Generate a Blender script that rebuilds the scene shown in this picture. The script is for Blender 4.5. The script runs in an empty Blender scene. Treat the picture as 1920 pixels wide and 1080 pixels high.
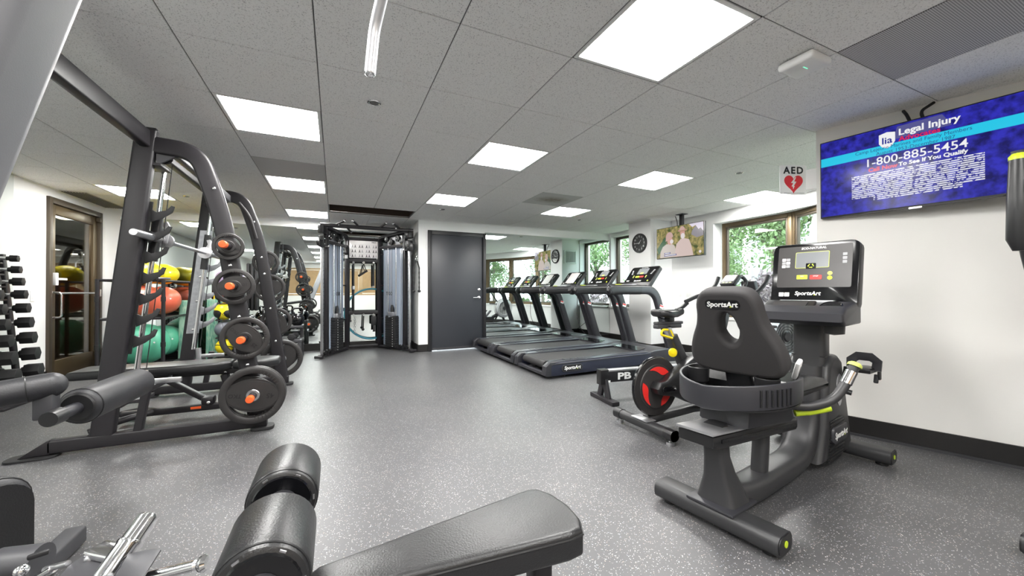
import bpy, bmesh, math, random
from math import sin, cos, pi, radians, sqrt, atan2
from mathutils import Vector, Matrix, Euler
random.seed(7)
S = bpy.context.scene
COL = S.collection

# ------------------------------------------------------------------ camera
CAM_H = 1.05
CEIL = 2.275
F_PX, YAW, PITCH, ROLL = 713.07, 0.435702, 0.0070795, 0.0021346
fwd = Vector((sin(YAW), cos(YAW), 0)); rgt = Vector((cos(YAW), -sin(YAW), 0)); upz = Vector((0, 0, 1))
f2 = fwd * cos(PITCH) + upz * sin(PITCH)
u2 = -fwd * sin(PITCH) + upz * cos(PITCH)
r3 = rgt * cos(ROLL) - u2 * sin(ROLL)
u3 = rgt * sin(ROLL) + u2 * cos(ROLL)
cam_d = bpy.data.cameras.new('camera'); cam = bpy.data.objects.new('camera', cam_d); COL.objects.link(cam)
cam_d.sensor_width = 36; cam_d.lens = 36 * F_PX / 1920; cam_d.clip_start = 0.02; cam_d.clip_end = 200
mw = Matrix(((r3.x, u3.x, -f2.x, 0), (r3.y, u3.y, -f2.y, 0), (r3.z, u3.z, -f2.z, CAM_H), (0, 0, 0, 1)))
cam.matrix_world = mw
S.camera = cam

# ------------------------------------------------------------------ world, exposure
w = bpy.data.worlds.new('overcast_sky'); S.world = w; w.use_nodes = True
bg = w.node_tree.nodes['Background']
bg.inputs['Color'].default_value = (0.86, 0.94, 1.0, 1); bg.inputs['Strength'].default_value = 5.5
S.view_settings.view_transform = 'Standard'; S.view_settings.look = 'None'
S.view_settings.gamma = 1.0; S.view_settings.exposure = 1.0; S.view_settings.use_curve_mapping = False
S.cycles.max_bounces = 10; S.cycles.glossy_bounces = 6; S.cycles.transparent_max_bounces = 12
S.cycles.sample_clamp_indirect = 6.0
S.cycles.caustics_reflective = False; S.cycles.caustics_refractive = False
PANEL_STRENGTH = 24.5

# ------------------------------------------------------------------ materials
M = {}
def mat(name, col, rough=0.5, metal=0.0, spec=0.5, bump=0.0, bscale=200.0, var=0.0, vscale=8.0, coat=0.0, emit=None, estr=1.0, coords='Object'):
    m = bpy.data.materials.new(name); m.use_nodes = True; nt = m.node_tree; N = nt.nodes; L = nt.links
    b = N['Principled BSDF']
    b.inputs['Base Color'].default_value = (*col, 1); b.inputs['Roughness'].default_value = rough
    b.inputs['Metallic'].default_value = metal; b.inputs['Specular IOR Level'].default_value = spec
    b.inputs['Coat Weight'].default_value = coat
    if emit:
        b.inputs['Emission Color'].default_value = (*emit, 1); b.inputs['Emission Strength'].default_value = estr
    tc = N.new('ShaderNodeTexCoord')
    if bump:
        n = N.new('ShaderNodeTexNoise'); n.inputs['Scale'].default_value = bscale; n.inputs['Detail'].default_value = 3
        bp = N.new('ShaderNodeBump'); bp.inputs['Strength'].default_value = bump; bp.inputs['Distance'].default_value = 0.002
        L.new(tc.outputs[coords], n.inputs['Vector']); L.new(n.outputs['Fac'], bp.inputs['Height']); L.new(bp.outputs['Normal'], b.inputs['Normal'])
    if var:
        n2 = N.new('ShaderNodeTexNoise'); n2.inputs['Scale'].default_value = vscale; n2.inputs['Detail'].default_value = 4
        mx = N.new('ShaderNodeMix'); mx.data_type = 'RGBA'
        mx.inputs['A'].default_value = (*[c * (1 - var) for c in col], 1); mx.inputs['B'].default_value = (*[min(1, c * (1 + var)) for c in col], 1)
        L.new(tc.outputs[coords], n2.inputs['Vector']); L.new(n2.outputs['Fac'], mx.inputs['Factor']); L.new(mx.outputs['Result'], b.inputs['Base Color'])
    M[name] = m
    return m
mat('wall', (0.80, 0.785, 0.755), 0.65, bump=0.05, bscale=90, var=0.02, vscale=2)
mat('wall_white', (0.87, 0.87, 0.86), 0.6, bump=0.04, bscale=90)
mat('baseboard', (0.010, 0.009, 0.009), 0.4, bump=0.05, bscale=60)
mat('tee', (0.13, 0.13, 0.125), 0.5)
mat('silver_grey', (0.20, 0.20, 0.215), 0.40, bump=0.08, bscale=450)
mat('passage', (0.20, 0.16, 0.12), 0.7)
mat('lamp_frame', (0.86, 0.86, 0.84), 0.4)
mat('panel_glow', (0.9, 0.9, 0.9), 0.5, emit=(1.0, 0.985, 0.955), estr=PANEL_STRENGTH)
mat('void', (0.060, 0.040, 0.030), 0.9)
mat('vent_grey', (0.52, 0.50, 0.49), 0.6)
mat('vent_white', (0.80, 0.83, 0.82), 0.5)
mat('door_black', (0.030, 0.033, 0.040), 0.42, bump=0.06, bscale=120)
mat('frame_black', (0.010, 0.010, 0.012), 0.45)
mat('bronze', (0.135, 0.098, 0.055), 0.38, metal=0.55, var=0.12, vscale=3)
mat('bronze_dark', (0.085, 0.068, 0.050), 0.42, metal=0.4)
mat('wood_tan', (0.42, 0.29, 0.16), 0.5, var=0.2, vscale=6)
mat('chrome', (0.82, 0.82, 0.83), 0.12, metal=1.0)
mat('steel', (0.60, 0.60, 0.62), 0.32, metal=1.0, var=0.12, vscale=25)
mat('galvanised', (0.34, 0.35, 0.37), 0.42, metal=0.85, var=0.3, vscale=30)
mat('alu', (0.58, 0.58, 0.60), 0.38, metal=0.9)
mat('powder', (0.015, 0.0135, 0.016), 0.42, bump=0.10, bscale=450, spec=0.42)
mat('powder_grey', (0.040, 0.040, 0.045), 0.45, bump=0.08, bscale=450)
mat('bike_grey', (0.028, 0.028, 0.030), 0.42, bump=0.05, bscale=400)
mat('vinyl', (0.010, 0.010, 0.011), 0.36, bump=0.35, bscale=260, spec=0.6)
mat('vinyl_grey', (0.020, 0.020, 0.023), 0.45, bump=0.25, bscale=260)
mat('foam', (0.028, 0.026, 0.027), 0.75, bump=0.2, bscale=500)
mat('rubber', (0.011, 0.011, 0.012), 0.62, bump=0.12, bscale=150)
mat('plate_iron', (0.022, 0.020, 0.020), 0.50, bump=0.15, bscale=240, spec=0.5)
mat('plate_mark', (0.004, 0.004, 0.004), 0.6)
mat('plastic', (0.011, 0.011, 0.012), 0.36, bump=0.05, bscale=600)
mat('plastic_grey', (0.026, 0.026, 0.031), 0.40, bump=0.05, bscale=600)
mat('plastic_gloss', (0.004, 0.004, 0.005), 0.12)
mat('face_grey', (0.040, 0.037, 0.037), 0.28)
mat('navy', (0.013, 0.016, 0.033), 0.48, bump=0.25, bscale=420)
mat('belt', (0.026, 0.025, 0.026), 0.6, bump=0.2, bscale=500)
mat('deck_rail', (0.036, 0.038, 0.048), 0.35)
mat('orange', (0.90, 0.13, 0.03), 0.35)
mat('red', (0.78, 0.03, 0.025), 0.35)
mat('sign_red', (0.72, 0.035, 0.05), 0.45)
mat('yellow', (0.86, 0.66, 0.01), 0.38)
mat('ball_yellow', (0.88, 0.72, 0.015), 0.33, bump=0.08, bscale=60)
mat('ball_red', (0.80, 0.16, 0.09), 0.33, bump=0.08, bscale=60)
mat('ball_green', (0.10, 0.46, 0.29), 0.35, bump=0.08, bscale=60)
mat('ball_purple', (0.36, 0.28, 0.42), 0.45)
mat('ball_grey', (0.14, 0.15, 0.18), 0.45)
mat('lime', (0.56, 0.72, 0.03), 0.4)
mat('lime_dull', (0.50, 0.56, 0.12), 0.4)
mat('white', (0.86, 0.86, 0.85), 0.45)
mat('paper', (0.85, 0.82, 0.81), 0.7)
mat('print_black', (0.010, 0.010, 0.011), 0.5)
mat('print_grey', (0.35, 0.35, 0.36), 0.5)
mat('pink', (0.80, 0.05, 0.42), 0.5)
mat('hose_blue', (0.03, 0.22, 0.30), 0.4)
mat('shroud', (0.42, 0.49, 0.60), 0.22, spec=0.6)
mat('lcd', (0.20, 0.21, 0.22), 0.18)
mat('lcd_pale', (0.20, 0.22, 0.18), 0.2)
mat('sill', (0.82, 0.82, 0.80), 0.45)
mat('bark', (0.13, 0.10, 0.08), 0.9, bump=0.5, bscale=30)
mat('leaf', (0.12, 0.185, 0.065), 0.55, var=0.45, vscale=1.5)
mat('leaf_dark', (0.08, 0.13, 0.05), 0.6, var=0.45, vscale=1.5)
mat('blossom', (0.32, 0.26, 0.28), 0.7, var=0.2, vscale=3)
mat('lawn', (0.07, 0.13, 0.035), 0.9, var=0.3, vscale=2)
mat('paving', (0.48, 0.45, 0.41), 0.85, var=0.1, vscale=3)
mat('facade', (0.40, 0.40, 0.41), 0.8, var=0.05, vscale=1)
mat('facade_glass', (0.30, 0.36, 0.40), 0.15)
mat('canvas', (0.74, 0.70, 0.58), 0.8)
for nm_, src in (('leaf', 0.35), ('leaf_dark', 0.25), ('blossom', 0.25)):
    b_ = M[nm_].node_tree.nodes['Principled BSDF']; b_.inputs['Subsurface Weight'].default_value = 0.0
mat('board_grey', (0.60, 0.63, 0.61), 0.6)
mat('mirror', (0.86, 0.93, 0.915), 0.012, metal=1.0)

def floor_material():
    m = bpy.data.materials.new('rubber_floor'); m.use_nodes = True; nt = m.node_tree; N = nt.nodes; L = nt.links
    b = N['Principled BSDF']; tc = N.new('ShaderNodeTexCoord')
    geo = N.new('ShaderNodeNewGeometry')
    v = N.new('ShaderNodeTexVoronoi'); v.inputs['Scale'].default_value = 210; v.inputs['Randomness'].default_value = 1.0
    nz = N.new('ShaderNodeTexNoise'); nz.inputs['Scale'].default_value = 260; nz.inputs['Detail'].default_value = 2
    wv = N.new('ShaderNodeVectorMath'); wv.operation = 'MULTIPLY_ADD'; wv.inputs[1].default_value = (0.009, 0.009, 0)
    L.new(nz.outputs['Color'], wv.inputs[0]); L.new(geo.outputs['Position'], wv.inputs[2])
    L.new(geo.outputs['Position'], nz.inputs['Vector']); L.new(wv.outputs['Vector'], v.inputs['Vector'])
    sep = N.new('ShaderNodeSeparateColor'); L.new(v.outputs['Color'], sep.inputs['Color'])
    gt = N.new('ShaderNodeMath'); gt.operation = 'GREATER_THAN'; gt.inputs[1].default_value = 0.79
    L.new(sep.outputs['Red'], gt.inputs[0])
    lt = N.new('ShaderNodeMath'); lt.operation = 'LESS_THAN'; lt.inputs[1].default_value = 0.34
    L.new(v.outputs['Distance'], lt.inputs[0])
    mu = N.new('ShaderNodeMath'); mu.operation = 'MULTIPLY'; L.new(gt.outputs[0], mu.inputs[0]); L.new(lt.outputs[0], mu.inputs[1])
    fr = N.new('ShaderNodeValToRGB'); e = fr.color_ramp.elements
    fr.color_ramp.interpolation = 'CONSTANT'
    e[0].position = 0; e[0].color = (0.54, 0.53, 0.51, 1); e[1].position = 0.45; e[1].color = (0.44, 0.36, 0.30, 1)
    x = fr.color_ramp.elements.new(0.6); x.color = (0.36, 0.40, 0.45, 1)
    x = fr.color_ramp.elements.new(0.8); x.color = (0.62, 0.61, 0.58, 1)
    L.new(sep.outputs['Green'], fr.inputs['Fac'])
    n2 = N.new('ShaderNodeTexNoise'); n2.inputs['Scale'].default_value = 1.3; n2.inputs['Detail'].default_value = 4
    L.new(geo.outputs['Position'], n2.inputs['Vector'])
    bc = N.new('ShaderNodeValToRGB'); e = bc.color_ramp.elements
    e[0].position = 0.3; e[0].color = (0.066, 0.066, 0.071, 1); e[1].position = 0.7; e[1].color = (0.092, 0.091, 0.093, 1)
    L.new(n2.outputs['Fac'], bc.inputs['Fac'])
    mx = N.new('ShaderNodeMix'); mx.data_type = 'RGBA'
    L.new(mu.outputs[0], mx.inputs['Factor']); L.new(bc.outputs['Color'], mx.inputs['A']); L.new(fr.outputs['Color'], mx.inputs['B'])
    L.new(mx.outputs['Result'], b.inputs['Base Color'])
    b.inputs['Roughness'].default_value = 0.40; b.inputs['Specular IOR Level'].default_value = 0.62
    nb = N.new('ShaderNodeTexNoise'); nb.inputs['Scale'].default_value = 260; L.new(geo.outputs['Position'], nb.inputs['Vector'])
    bp = N.new('ShaderNodeBump'); bp.inputs['Strength'].default_value = 0.35; bp.inputs['Distance'].default_value = 0.0015
    L.new(nb.outputs['Fac'], bp.inputs['Height']); L.new(bp.outputs['Normal'], b.inputs['Normal'])
    M['floor'] = m
floor_material()

def tile_material():
    m = bpy.data.materials.new('acoustic_tile'); m.use_nodes = True; nt = m.node_tree; N = nt.nodes; L = nt.links
    b = N['Principled BSDF']; geo = N.new('ShaderNodeNewGeometry')
    n = N.new('ShaderNodeTexNoise'); n.inputs['Scale'].default_value = 165; n.inputs['Detail'].default_value = 3
    L.new(geo.outputs['Position'], n.inputs['Vector'])
    r = N.new('ShaderNodeValToRGB'); e = r.color_ramp.elements
    e[0].position = 0.30; e[0].color = (0.55, 0.545, 0.54, 1); e[1].position = 0.44; e[1].color = (0.97, 0.965, 0.95, 1)
    L.new(n.outputs['Fac'], r.inputs['Fac']); L.new(r.outputs['Color'], b.inputs['Base Color'])
    b.inputs['Roughness'].default_value = 0.85
    bp = N.new('ShaderNodeBump'); bp.inputs['Strength'].default_value = 0.5; bp.inputs['Distance'].default_value = 0.003
    L.new(n.outputs['Fac'], bp.inputs['Height']); L.new(bp.outputs['Normal'], b.inputs['Normal'])
    M['tile'] = m
    m = bpy.data.materials.new('stained_tile'); m.use_nodes = True; nt = m.node_tree; N = nt.nodes; L = nt.links
    b = N['Principled BSDF']; tc = N.new('ShaderNodeTexCoord')
    gr = N.new('ShaderNodeTexGradient'); gr.gradient_type = 'SPHERICAL'
    mp = N.new('ShaderNodeMapping'); mp.inputs['Scale'].default_value = (3.6, 5, 3.6)
    L.new(tc.outputs['Object'], mp.inputs['Vector']); L.new(mp.outputs['Vector'], gr.inputs['Vector'])
    nn = N.new('ShaderNodeTexNoise'); nn.inputs['Scale'].default_value = 14; L.new(tc.outputs['Object'], nn.inputs['Vector'])
    ml = N.new('ShaderNodeMath'); ml.operation = 'MULTIPLY'; L.new(gr.outputs['Color'], ml.inputs[0]); L.new(nn.outputs['Fac'], ml.inputs[1])
    r = N.new('ShaderNodeValToRGB'); e = r.color_ramp.elements
    e[0].position = 0.0; e[0].color = (0.56, 0.57, 0.55, 1); e[1].position = 0.4; e[1].color = (0.28, 0.25, 0.20, 1)
    L.new(ml.outputs[0], r.inputs['Fac']); L.new(r.outputs['Color'], b.inputs['Base Color']); b.inputs['Roughness'].default_value = 0.8
    M['tile_stained'] = m
tile_material()

def perforated_material():
    m = bpy.data.materials.new('perforated_metal'); m.use_nodes = True; nt = m.node_tree; N = nt.nodes; L = nt.links
    b = N['Principled BSDF']; geo = N.new('ShaderNodeNewGeometry')
    v = N.new('ShaderNodeTexVoronoi'); v.inputs['Scale'].default_value = 130; v.inputs['Randomness'].default_value = 0.0
    L.new(geo.outputs['Position'], v.inputs['Vector'])
    r = N.new('ShaderNodeValToRGB'); e = r.color_ramp.elements
    e[0].position = 0.38; e[0].color = (0.10, 0.10, 0.10, 1); e[1].position = 0.45; e[1].color = (0.62, 0.61, 0.61, 1)
    L.new(v.outputs['Distance'], r.inputs['Fac']); L.new(r.outputs['Color'], b.inputs['Base Color']); b.inputs['Roughness'].default_value = 0.6
    M['perforated'] = m
perforated_material()

def glass_material(name, tint, refl, rough=0.0, f0=0.04):
    m = bpy.data.materials.new(name); m.use_nodes = True; nt = m.node_tree; N = nt.nodes; L = nt.links
    N.remove(N['Principled BSDF']); out = N['Material Output']
    t = N.new('ShaderNodeBsdfTransparent'); t.inputs['Color'].default_value = (*tint, 1)
    g = N.new('ShaderNodeBsdfGlossy'); g.inputs['Roughness'].default_value = rough; g.inputs['Color'].default_value = (refl, refl, refl, 1)
    f = N.new('ShaderNodeLayerWeight'); f.inputs['Blend'].default_value = 0.5
    p = N.new('ShaderNodeMath'); p.operation = 'POWER'; p.inputs[1].default_value = 5.0; L.new(f.outputs['Facing'], p.inputs[0])
    a = N.new('ShaderNodeMath'); a.operation = 'MULTIPLY_ADD'; a.inputs[1].default_value = 1 - f0; a.inputs[2].default_value = f0; L.new(p.outputs[0], a.inputs[0])
    mx = N.new('ShaderNodeMixShader'); L.new(a.outputs[0], mx.inputs[0]); L.new(t.outputs[0], mx.inputs[1]); L.new(g.outputs[0], mx.inputs[2])
    L.new(mx.outputs[0], out.inputs['Surface']); M[name] = m
glass_material('glass', (0.93, 0.975, 0.965), 0.9)
glass_material('glass_door', (0.78, 0.72, 0.60), 0.9, 0.01, 0.16)
glass_material('glass_clock', (0.98, 0.98, 0.98), 0.9)

def marble_material():
    m = bpy.data.materials.new('marbled_green'); m.use_nodes = True; nt = m.node_tree; N = nt.nodes; L = nt.links
    b = N['Principled BSDF']; tc = N.new('ShaderNodeTexCoord')
    mp = N.new('ShaderNodeMapping'); mp.inputs['Scale'].default_value = (9, 9, 1.6); L.new(tc.outputs['Object'], mp.inputs['Vector'])
    n = N.new('ShaderNodeTexNoise'); n.inputs['Scale'].default_value = 3; n.inputs['Detail'].default_value = 6; n.inputs['Distortion'].default_value = 1.2
    L.new(mp.outputs['Vector'], n.inputs['Vector'])
    r = N.new('ShaderNodeValToRGB'); e = r.color_ramp.elements
    e[0].position = 0.35; e[0].color = (0.05, 0.27, 0.20, 1); e[1].position = 0.66; e[1].color = (0.36, 0.55, 0.42, 1)
    L.new(n.outputs['Fac'], r.inputs['Fac']); L.new(r.outputs['Color'], b.inputs['Base Color']); b.inputs['Roughness'].default_value = 0.5
    M['marble'] = m
marble_material()

def emis_mat(name, col, s):
    m = bpy.data.materials.new(name); m.use_nodes = True; N = m.node_tree.nodes
    b = N['Principled BSDF']; b.inputs['Base Color'].default_value = (0.01, 0.01, 0.01, 1); b.inputs['Roughness'].default_value = 0.16; b.inputs['Specular IOR Level'].default_value = 0.16
    b.inputs['Emission Color'].default_value = (*col, 1); b.inputs['Emission Strength'].default_value = s; M[name] = m
    return m
for n_, c_ in dict(scr_navy=(0.012, 0.016, 0.30), scr_cyan=(0.02, 0.62, 0.88), scr_white=(0.95, 0.95, 0.97), scr_red=(0.72, 0.02, 0.10), scr_dark=(0.02, 0.10, 0.28),
                   scr_shirt=(0.62, 0.55, 0.50), scr_shirt2=(0.70, 0.56, 0.52), scr_hat=(0.62, 0.42, 0.38), scr_hat2=(0.50, 0.30, 0.22), scr_skin=(0.66, 0.38, 0.32),
                   scr_beard=(0.80, 0.74, 0.74), scr_sky=(0.80, 0.74, 0.86), scr_hill=(0.30, 0.28, 0.31), scr_tree=(0.06, 0.14, 0.07), scr_band=(0.10, 0.10, 0.30)).items():
    emis_mat(n_, c_, 0.45)
def screen_noise(name, c0, c1, scale, pos=(0.35, 0.65), stretch=(1, 1, 1)):
    m = emis_mat(name, c0, 0.45); N = m.node_tree.nodes; L = m.node_tree.links; b = N['Principled BSDF']
    tc = N.new('ShaderNodeTexCoord'); mp = N.new('ShaderNodeMapping'); mp.inputs['Scale'].default_value = stretch
    n = N.new('ShaderNodeTexNoise'); n.inputs['Scale'].default_value = scale; n.inputs['Detail'].default_value = 5
    r = N.new('ShaderNodeValToRGB'); e = r.color_ramp.elements
    e[0].position = pos[0]; e[0].color = (*c0, 1); e[1].position = pos[1]; e[1].color = (*c1, 1)
    L.new(tc.outputs['Object'], mp.inputs['Vector']); L.new(mp.outputs['Vector'], n.inputs['Vector'])
    L.new(n.outputs['Fac'], r.inputs['Fac']); L.new(r.outputs['Color'], b.inputs['Emission Color'])
screen_noise('scr_blue', (0.006, 0.006, 0.12), (0.03, 0.03, 0.52), 22)
screen_noise('scr_jungle', (0.07, 0.10, 0.03), (0.50, 0.40, 0.16), 16)
screen_noise('scr_fine', (0.02, 0.02, 0.30), (0.85, 0.85, 0.95), 120, (0.40, 0.46), (1, 0.5, 0.5))

# ------------------------------------------------------------------ mesh helpers
def V(*a): return Vector(a)
def fillet(pts, r, n=5):
    """polyline with its inner corners rounded"""
    pts = [Vector(p) for p in pts]; out = [pts[0]]
    rs = r if isinstance(r, (list, tuple)) else [r] * (len(pts) - 2)
    for i in range(1, len(pts) - 1):
        a, b, c = pts[i - 1], pts[i], pts[i + 1]
        d1 = (a - b); d2 = (c - b); rr = min(rs[i - 1], d1.length * 0.49, d2.length * 0.49)
        p0 = b + d1.normalized() * rr; p2 = b + d2.normalized() * rr
        for k in range(n + 1):
            t = k / n; out.append(p0 * (1 - t) ** 2 + b * 2 * t * (1 - t) + p2 * t * t)
    out.append(pts[-1]); return out
def circ(r, n=16): return [(r * cos(2 * pi * k / n), r * sin(2 * pi * k / n)) for k in range(n)]
def rrect(w, h, r, n=3):
    o = []
    r = min(r, w / 2 - 1e-5, h / 2 - 1e-5)
    for cx, cy, a0 in ((w / 2 - r, h / 2 - r, 0), (-w / 2 + r, h / 2 - r, pi / 2), (-w / 2 + r, -h / 2 + r, pi), (w / 2 - r, -h / 2 + r, 1.5 * pi)):
        for k in range(n + 1):
            a = a0 + pi / 2 * k / n; o.append((cx + r * cos(a), cy + r * sin(a)))
    return o
class B:
    def __init__(self, origin=(0, 0, 0)):
        self.v = []; self.f = []; self.o = Vector(origin)
    def add(self, vs, fs):
        k = len(self.v); o = self.o
        self.v += [tuple(Vector(p) - o) for p in vs]; self.f += [[i + k for i in f] for f in fs]; return self
    def bm(self, b, mtx=None):
        b.verts.ensure_lookup_table(); b.verts.index_update()
        vs = [(mtx @ x.co) if mtx else x.co.copy() for x in b.verts]; fs = [[q.index for q in f.verts] for f in b.faces]
        b.free(); return self.add(vs, fs)
    def box(self, c, s, bev=0.0, rot=None, seg=2):
        b = bmesh.new(); bmesh.ops.create_cube(b, size=1.0)
        bmesh.ops.scale(b, vec=Vector(s), verts=b.verts)
        if bev > 0:
            bmesh.ops.bevel(b, geom=b.edges[:], offset=min(bev, min(s) * 0.49), segments=seg, affect='EDGES', profile=0.5)
        m = Matrix.Translation(Vector(c))
        if rot is not None: m = m @ (rot.to_4x4() if isinstance(rot, Matrix) else Euler(rot).to_matrix().to_4x4())
        return self.bm(b, m)
    def bx(self, a, b_, bev=0.0):
        a = Vector(a); b_ = Vector(b_)
        return self.box((a + b_) / 2, [abs(q) for q in (b_ - a)], bev)
    def sweep(self, pts, sec, up=(0, 0, 1), scl=None, caps=True, closed=False):
        """sweep a 2-D section along a path; section x is sideways, y is towards up"""
        pts = [Vector(p) for p in pts]; n = len(pts); up = Vector(up); m = len(sec); vs = []
        prev = None
        for i, p in enumerate(pts):
            if closed: t = pts[(i + 1) % n] - pts[i - 1]
            else: t = pts[min(i + 1, n - 1)] - pts[max(i - 1, 0)]
            t.normalize()
            if prev is None:
                u = up - t * up.dot(t)
                if u.length < 1e-4: u = Vector((1, 0, 0)) - t * t.x
            else:
                u = prev - t * prev.dot(t)
            u.normalize(); prev = u; s = t.cross(u)
            k = 1.0 if scl is None else scl[i]
            kx, ky = (k, k) if not isinstance(k, tuple) else k
            for a, b_ in sec: vs.append(p + s * a * kx + u * b_ * ky)
        fs = []
        for i in range(n if closed else n - 1):
            for j in range(m):
                a = i * m + j; b_ = i * m + (j + 1) % m; i2 = (i + 1) % n
                fs.append((a, b_, i2 * m + (j + 1) % m, i2 * m + j))
        if caps and not closed:
            fs.append(tuple(range(m - 1, -1, -1))); fs.append(tuple((n - 1) * m + j for j in range(m)))
        return self.add(vs, fs)
    def tube(self, pts, r, n=14, up=(0, 0, 1), scl=None, caps=True, closed=False):
        return self.sweep(pts, circ(r, n), up, scl, caps, closed)
    def cyl(self, a, b_, r, r2=None, n=20):
        d = Vector(b_) - Vector(a)
        upv = (0, 0, 1) if abs(d.normalized().z) < 0.9 else (1, 0, 0)
        return self.sweep([a, b_], circ(1.0, n), upv, scl=[r, r if r2 is None else r2])
    def lathe(self, prof, o, axis=(0, 0, 1), n=28):
        """profile of (radius, along axis)"""
        ax = Vector(axis).normalized(); a = ax.orthogonal().normalized(); b_ = ax.cross(a); o = Vector(o); vs = []; fs = []
        m = len(prof)
        for k in range(n):
            c, s = cos(2 * pi * k / n), sin(2 * pi * k / n)
            for r, h in prof: vs.append(o + (a * c + b_ * s) * r + ax * h)
        for k in range(n):
            k2 = (k + 1) % n
            for j in range(m - 1): fs.append((k * m + j, k2 * m + j, k2 * m + j + 1, k * m + j + 1))
        ring = prof[0] == prof[-1]
        if prof[0][0] > 1e-6 and not ring: fs.append(tuple(k * m for k in range(n - 1, -1, -1)))
        if prof[-1][0] > 1e-6 and not ring: fs.append(tuple(k * m + m - 1 for k in range(n)))
        return self.add(vs, fs)
    def ball(self, c, r, sc=(1, 1, 1), nu=28, nv=16, rot=None):
        vs = []; fs = []; R_ = Euler(rot).to_matrix() if rot else Matrix.Identity(3)
        c = Vector(c)
        for j in range(1, nv):
            t = pi * j / nv
            for i in range(nu):
                p = 2 * pi * i / nu; vs.append(c + R_ @ Vector((r * sc[0] * sin(t) * cos(p), r * sc[1] * sin(t) * sin(p), r * sc[2] * cos(t))))
        top = len(vs); vs.append(c + R_ @ Vector((0, 0, r * sc[2]))); bot = len(vs); vs.append(c - R_ @ Vector((0, 0, r * sc[2])))
        for j in range(nv - 2):
            for i in range(nu): fs.append((j * nu + i, (j + 1) * nu + i, (j + 1) * nu + (i + 1) % nu, j * nu + (i + 1) % nu))
        for i in range(nu):
            fs.append((top, i, (i + 1) % nu)); k = (nv - 2) * nu; fs.append((bot, k + (i + 1) % nu, k + i))
        return self.add(vs, fs)
    def torus(self, c, R, r, axis=(0, 0, 1), n=32, m=10, a0=0, a1=2 * pi):
        ax = Vector(axis).normalized(); a = ax.orthogonal().normalized(); b_ = ax.cross(a); c = Vector(c)
        full = abs(a1 - a0 - 2 * pi) < 1e-6; k = n if full else n + 1
        pts = [c + (a * cos(a0 + (a1 - a0) * i / n) + b_ * sin(a0 + (a1 - a0) * i / n)) * R for i in range(k)]
        return self.sweep(pts, circ(r, m), ax, closed=full)
    def prism(self, poly, o, ex, ey, ez, th, bev=0.0, seg=2):
        """polygon (2-D) in the plane (ex, ey) at o, thickness th along ez, centred"""
        b = bmesh.new(); vs = [b.verts.new((p[0], p[1], -th / 2)) for p in poly]; f = b.faces.new(vs)
        r = bmesh.ops.extrude_face_region(b, geom=[f]); nv = [q for q in r['geom'] if isinstance(q, bmesh.types.BMVert)]
        bmesh.ops.translate(b, vec=(0, 0, th), verts=nv); bmesh.ops.recalc_face_normals(b, faces=b.faces)
        if bev > 0:
            eg = [e for e in b.edges if abs(e.verts[0].co.z - e.verts[1].co.z) < 1e-6]
            bmesh.ops.bevel(b, geom=eg, offset=bev, segments=seg, affect='EDGES', profile=0.5)
        ex = Vector(ex).normalized(); ey = Vector(ey).normalized(); ez = Vector(ez).normalized(); o = Vector(o)
        m = Matrix(((ex.x, ey.x, ez.x, o.x), (ex.y, ey.y, ez.y, o.y), (ex.z, ey.z, ez.z, o.z), (0, 0, 0, 1)))
        return self.bm(b, m)
    def mesh(self, name):
        me = bpy.data.meshes.new(name); me.from_pydata(self.v, [], self.f)
        b = bmesh.new(); b.from_mesh(me); bmesh.ops.recalc_face_normals(b, faces=b.faces); b.to_mesh(me); b.free()
        me.polygons.foreach_set('use_smooth', [True] * len(me.polygons)); me.set_sharp_from_angle(angle=radians(38)); me.update()
        return me
def curve_mesh(splines, depth, bevel=0.0, seg=1):
    """2-D outline with holes as a solid plate (outline in x, y; thickness 2*depth on z)"""
    cu = bpy.data.curves.new('outline', 'CURVE'); cu.dimensions = '2D'; cu.fill_mode = 'BOTH'; cu.extrude = max(depth - bevel, 0); cu.bevel_depth = bevel; cu.bevel_resolution = seg
    for sp in splines:
        s = cu.splines.new('POLY'); s.points.add(len(sp) - 1); s.use_cyclic_u = True
        for q, p in zip(s.points, sp): q.co = (p[0], p[1], 0, 1)
    ob = bpy.data.objects.new('outline', cu); me = bpy.data.meshes.new_from_object(ob); bpy.data.objects.remove(ob); bpy.data.curves.remove(cu)
    return me
def text_mesh(txt, size, depth=0.0008, shear=0.0, bold=0.0, align='CENTER', space=1.0):
    cu = bpy.data.curves.new('lettering', 'FONT'); cu.body = txt; cu.size = size; cu.extrude = depth; cu.shear = shear; cu.offset = bold
    cu.align_x = align; cu.align_y = 'CENTER'; cu.space_character = space; cu.resolution_u = 3; cu.fill_mode = 'BOTH' if depth else 'FRONT'
    ob = bpy.data.objects.new('lettering', cu); me = bpy.data.meshes.new_from_object(ob); bpy.data.objects.remove(ob); bpy.data.curves.remove(cu)
    return me
def basis(o, ex, ey):
    ex = Vector(ex).normalized(); ey = Vector(ey); ey = (ey - ex * ey.dot(ex)).normalized(); ez = ex.cross(ey); o = Vector(o)
    return Matrix(((ex.x, ey.x, ez.x, o.x), (ex.y, ey.y, ez.y, o.y), (ex.z, ey.z, ez.z, o.z), (0, 0, 0, 1)))
def add_mesh(b, me, mtx, free=True):
    vs = [mtx @ v.co for v in me.vertices]; fs = [list(p.vertices) for p in me.polygons]
    b.add(vs, fs)
    if free: bpy.data.meshes.remove(me)
    return b
def thing(name, label, cat, loc=(0, 0, 0), rz=0.0, group=None, kind=None):
    o = bpy.data.objects.new(name, None); COL.objects.link(o); o.location = loc; o.rotation_euler = (0, 0, rz); o.empty_display_size = 0.1
    o['label'] = label; o['category'] = cat
    if group: o['group'] = group
    if kind: o['kind'] = kind
    return o
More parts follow.
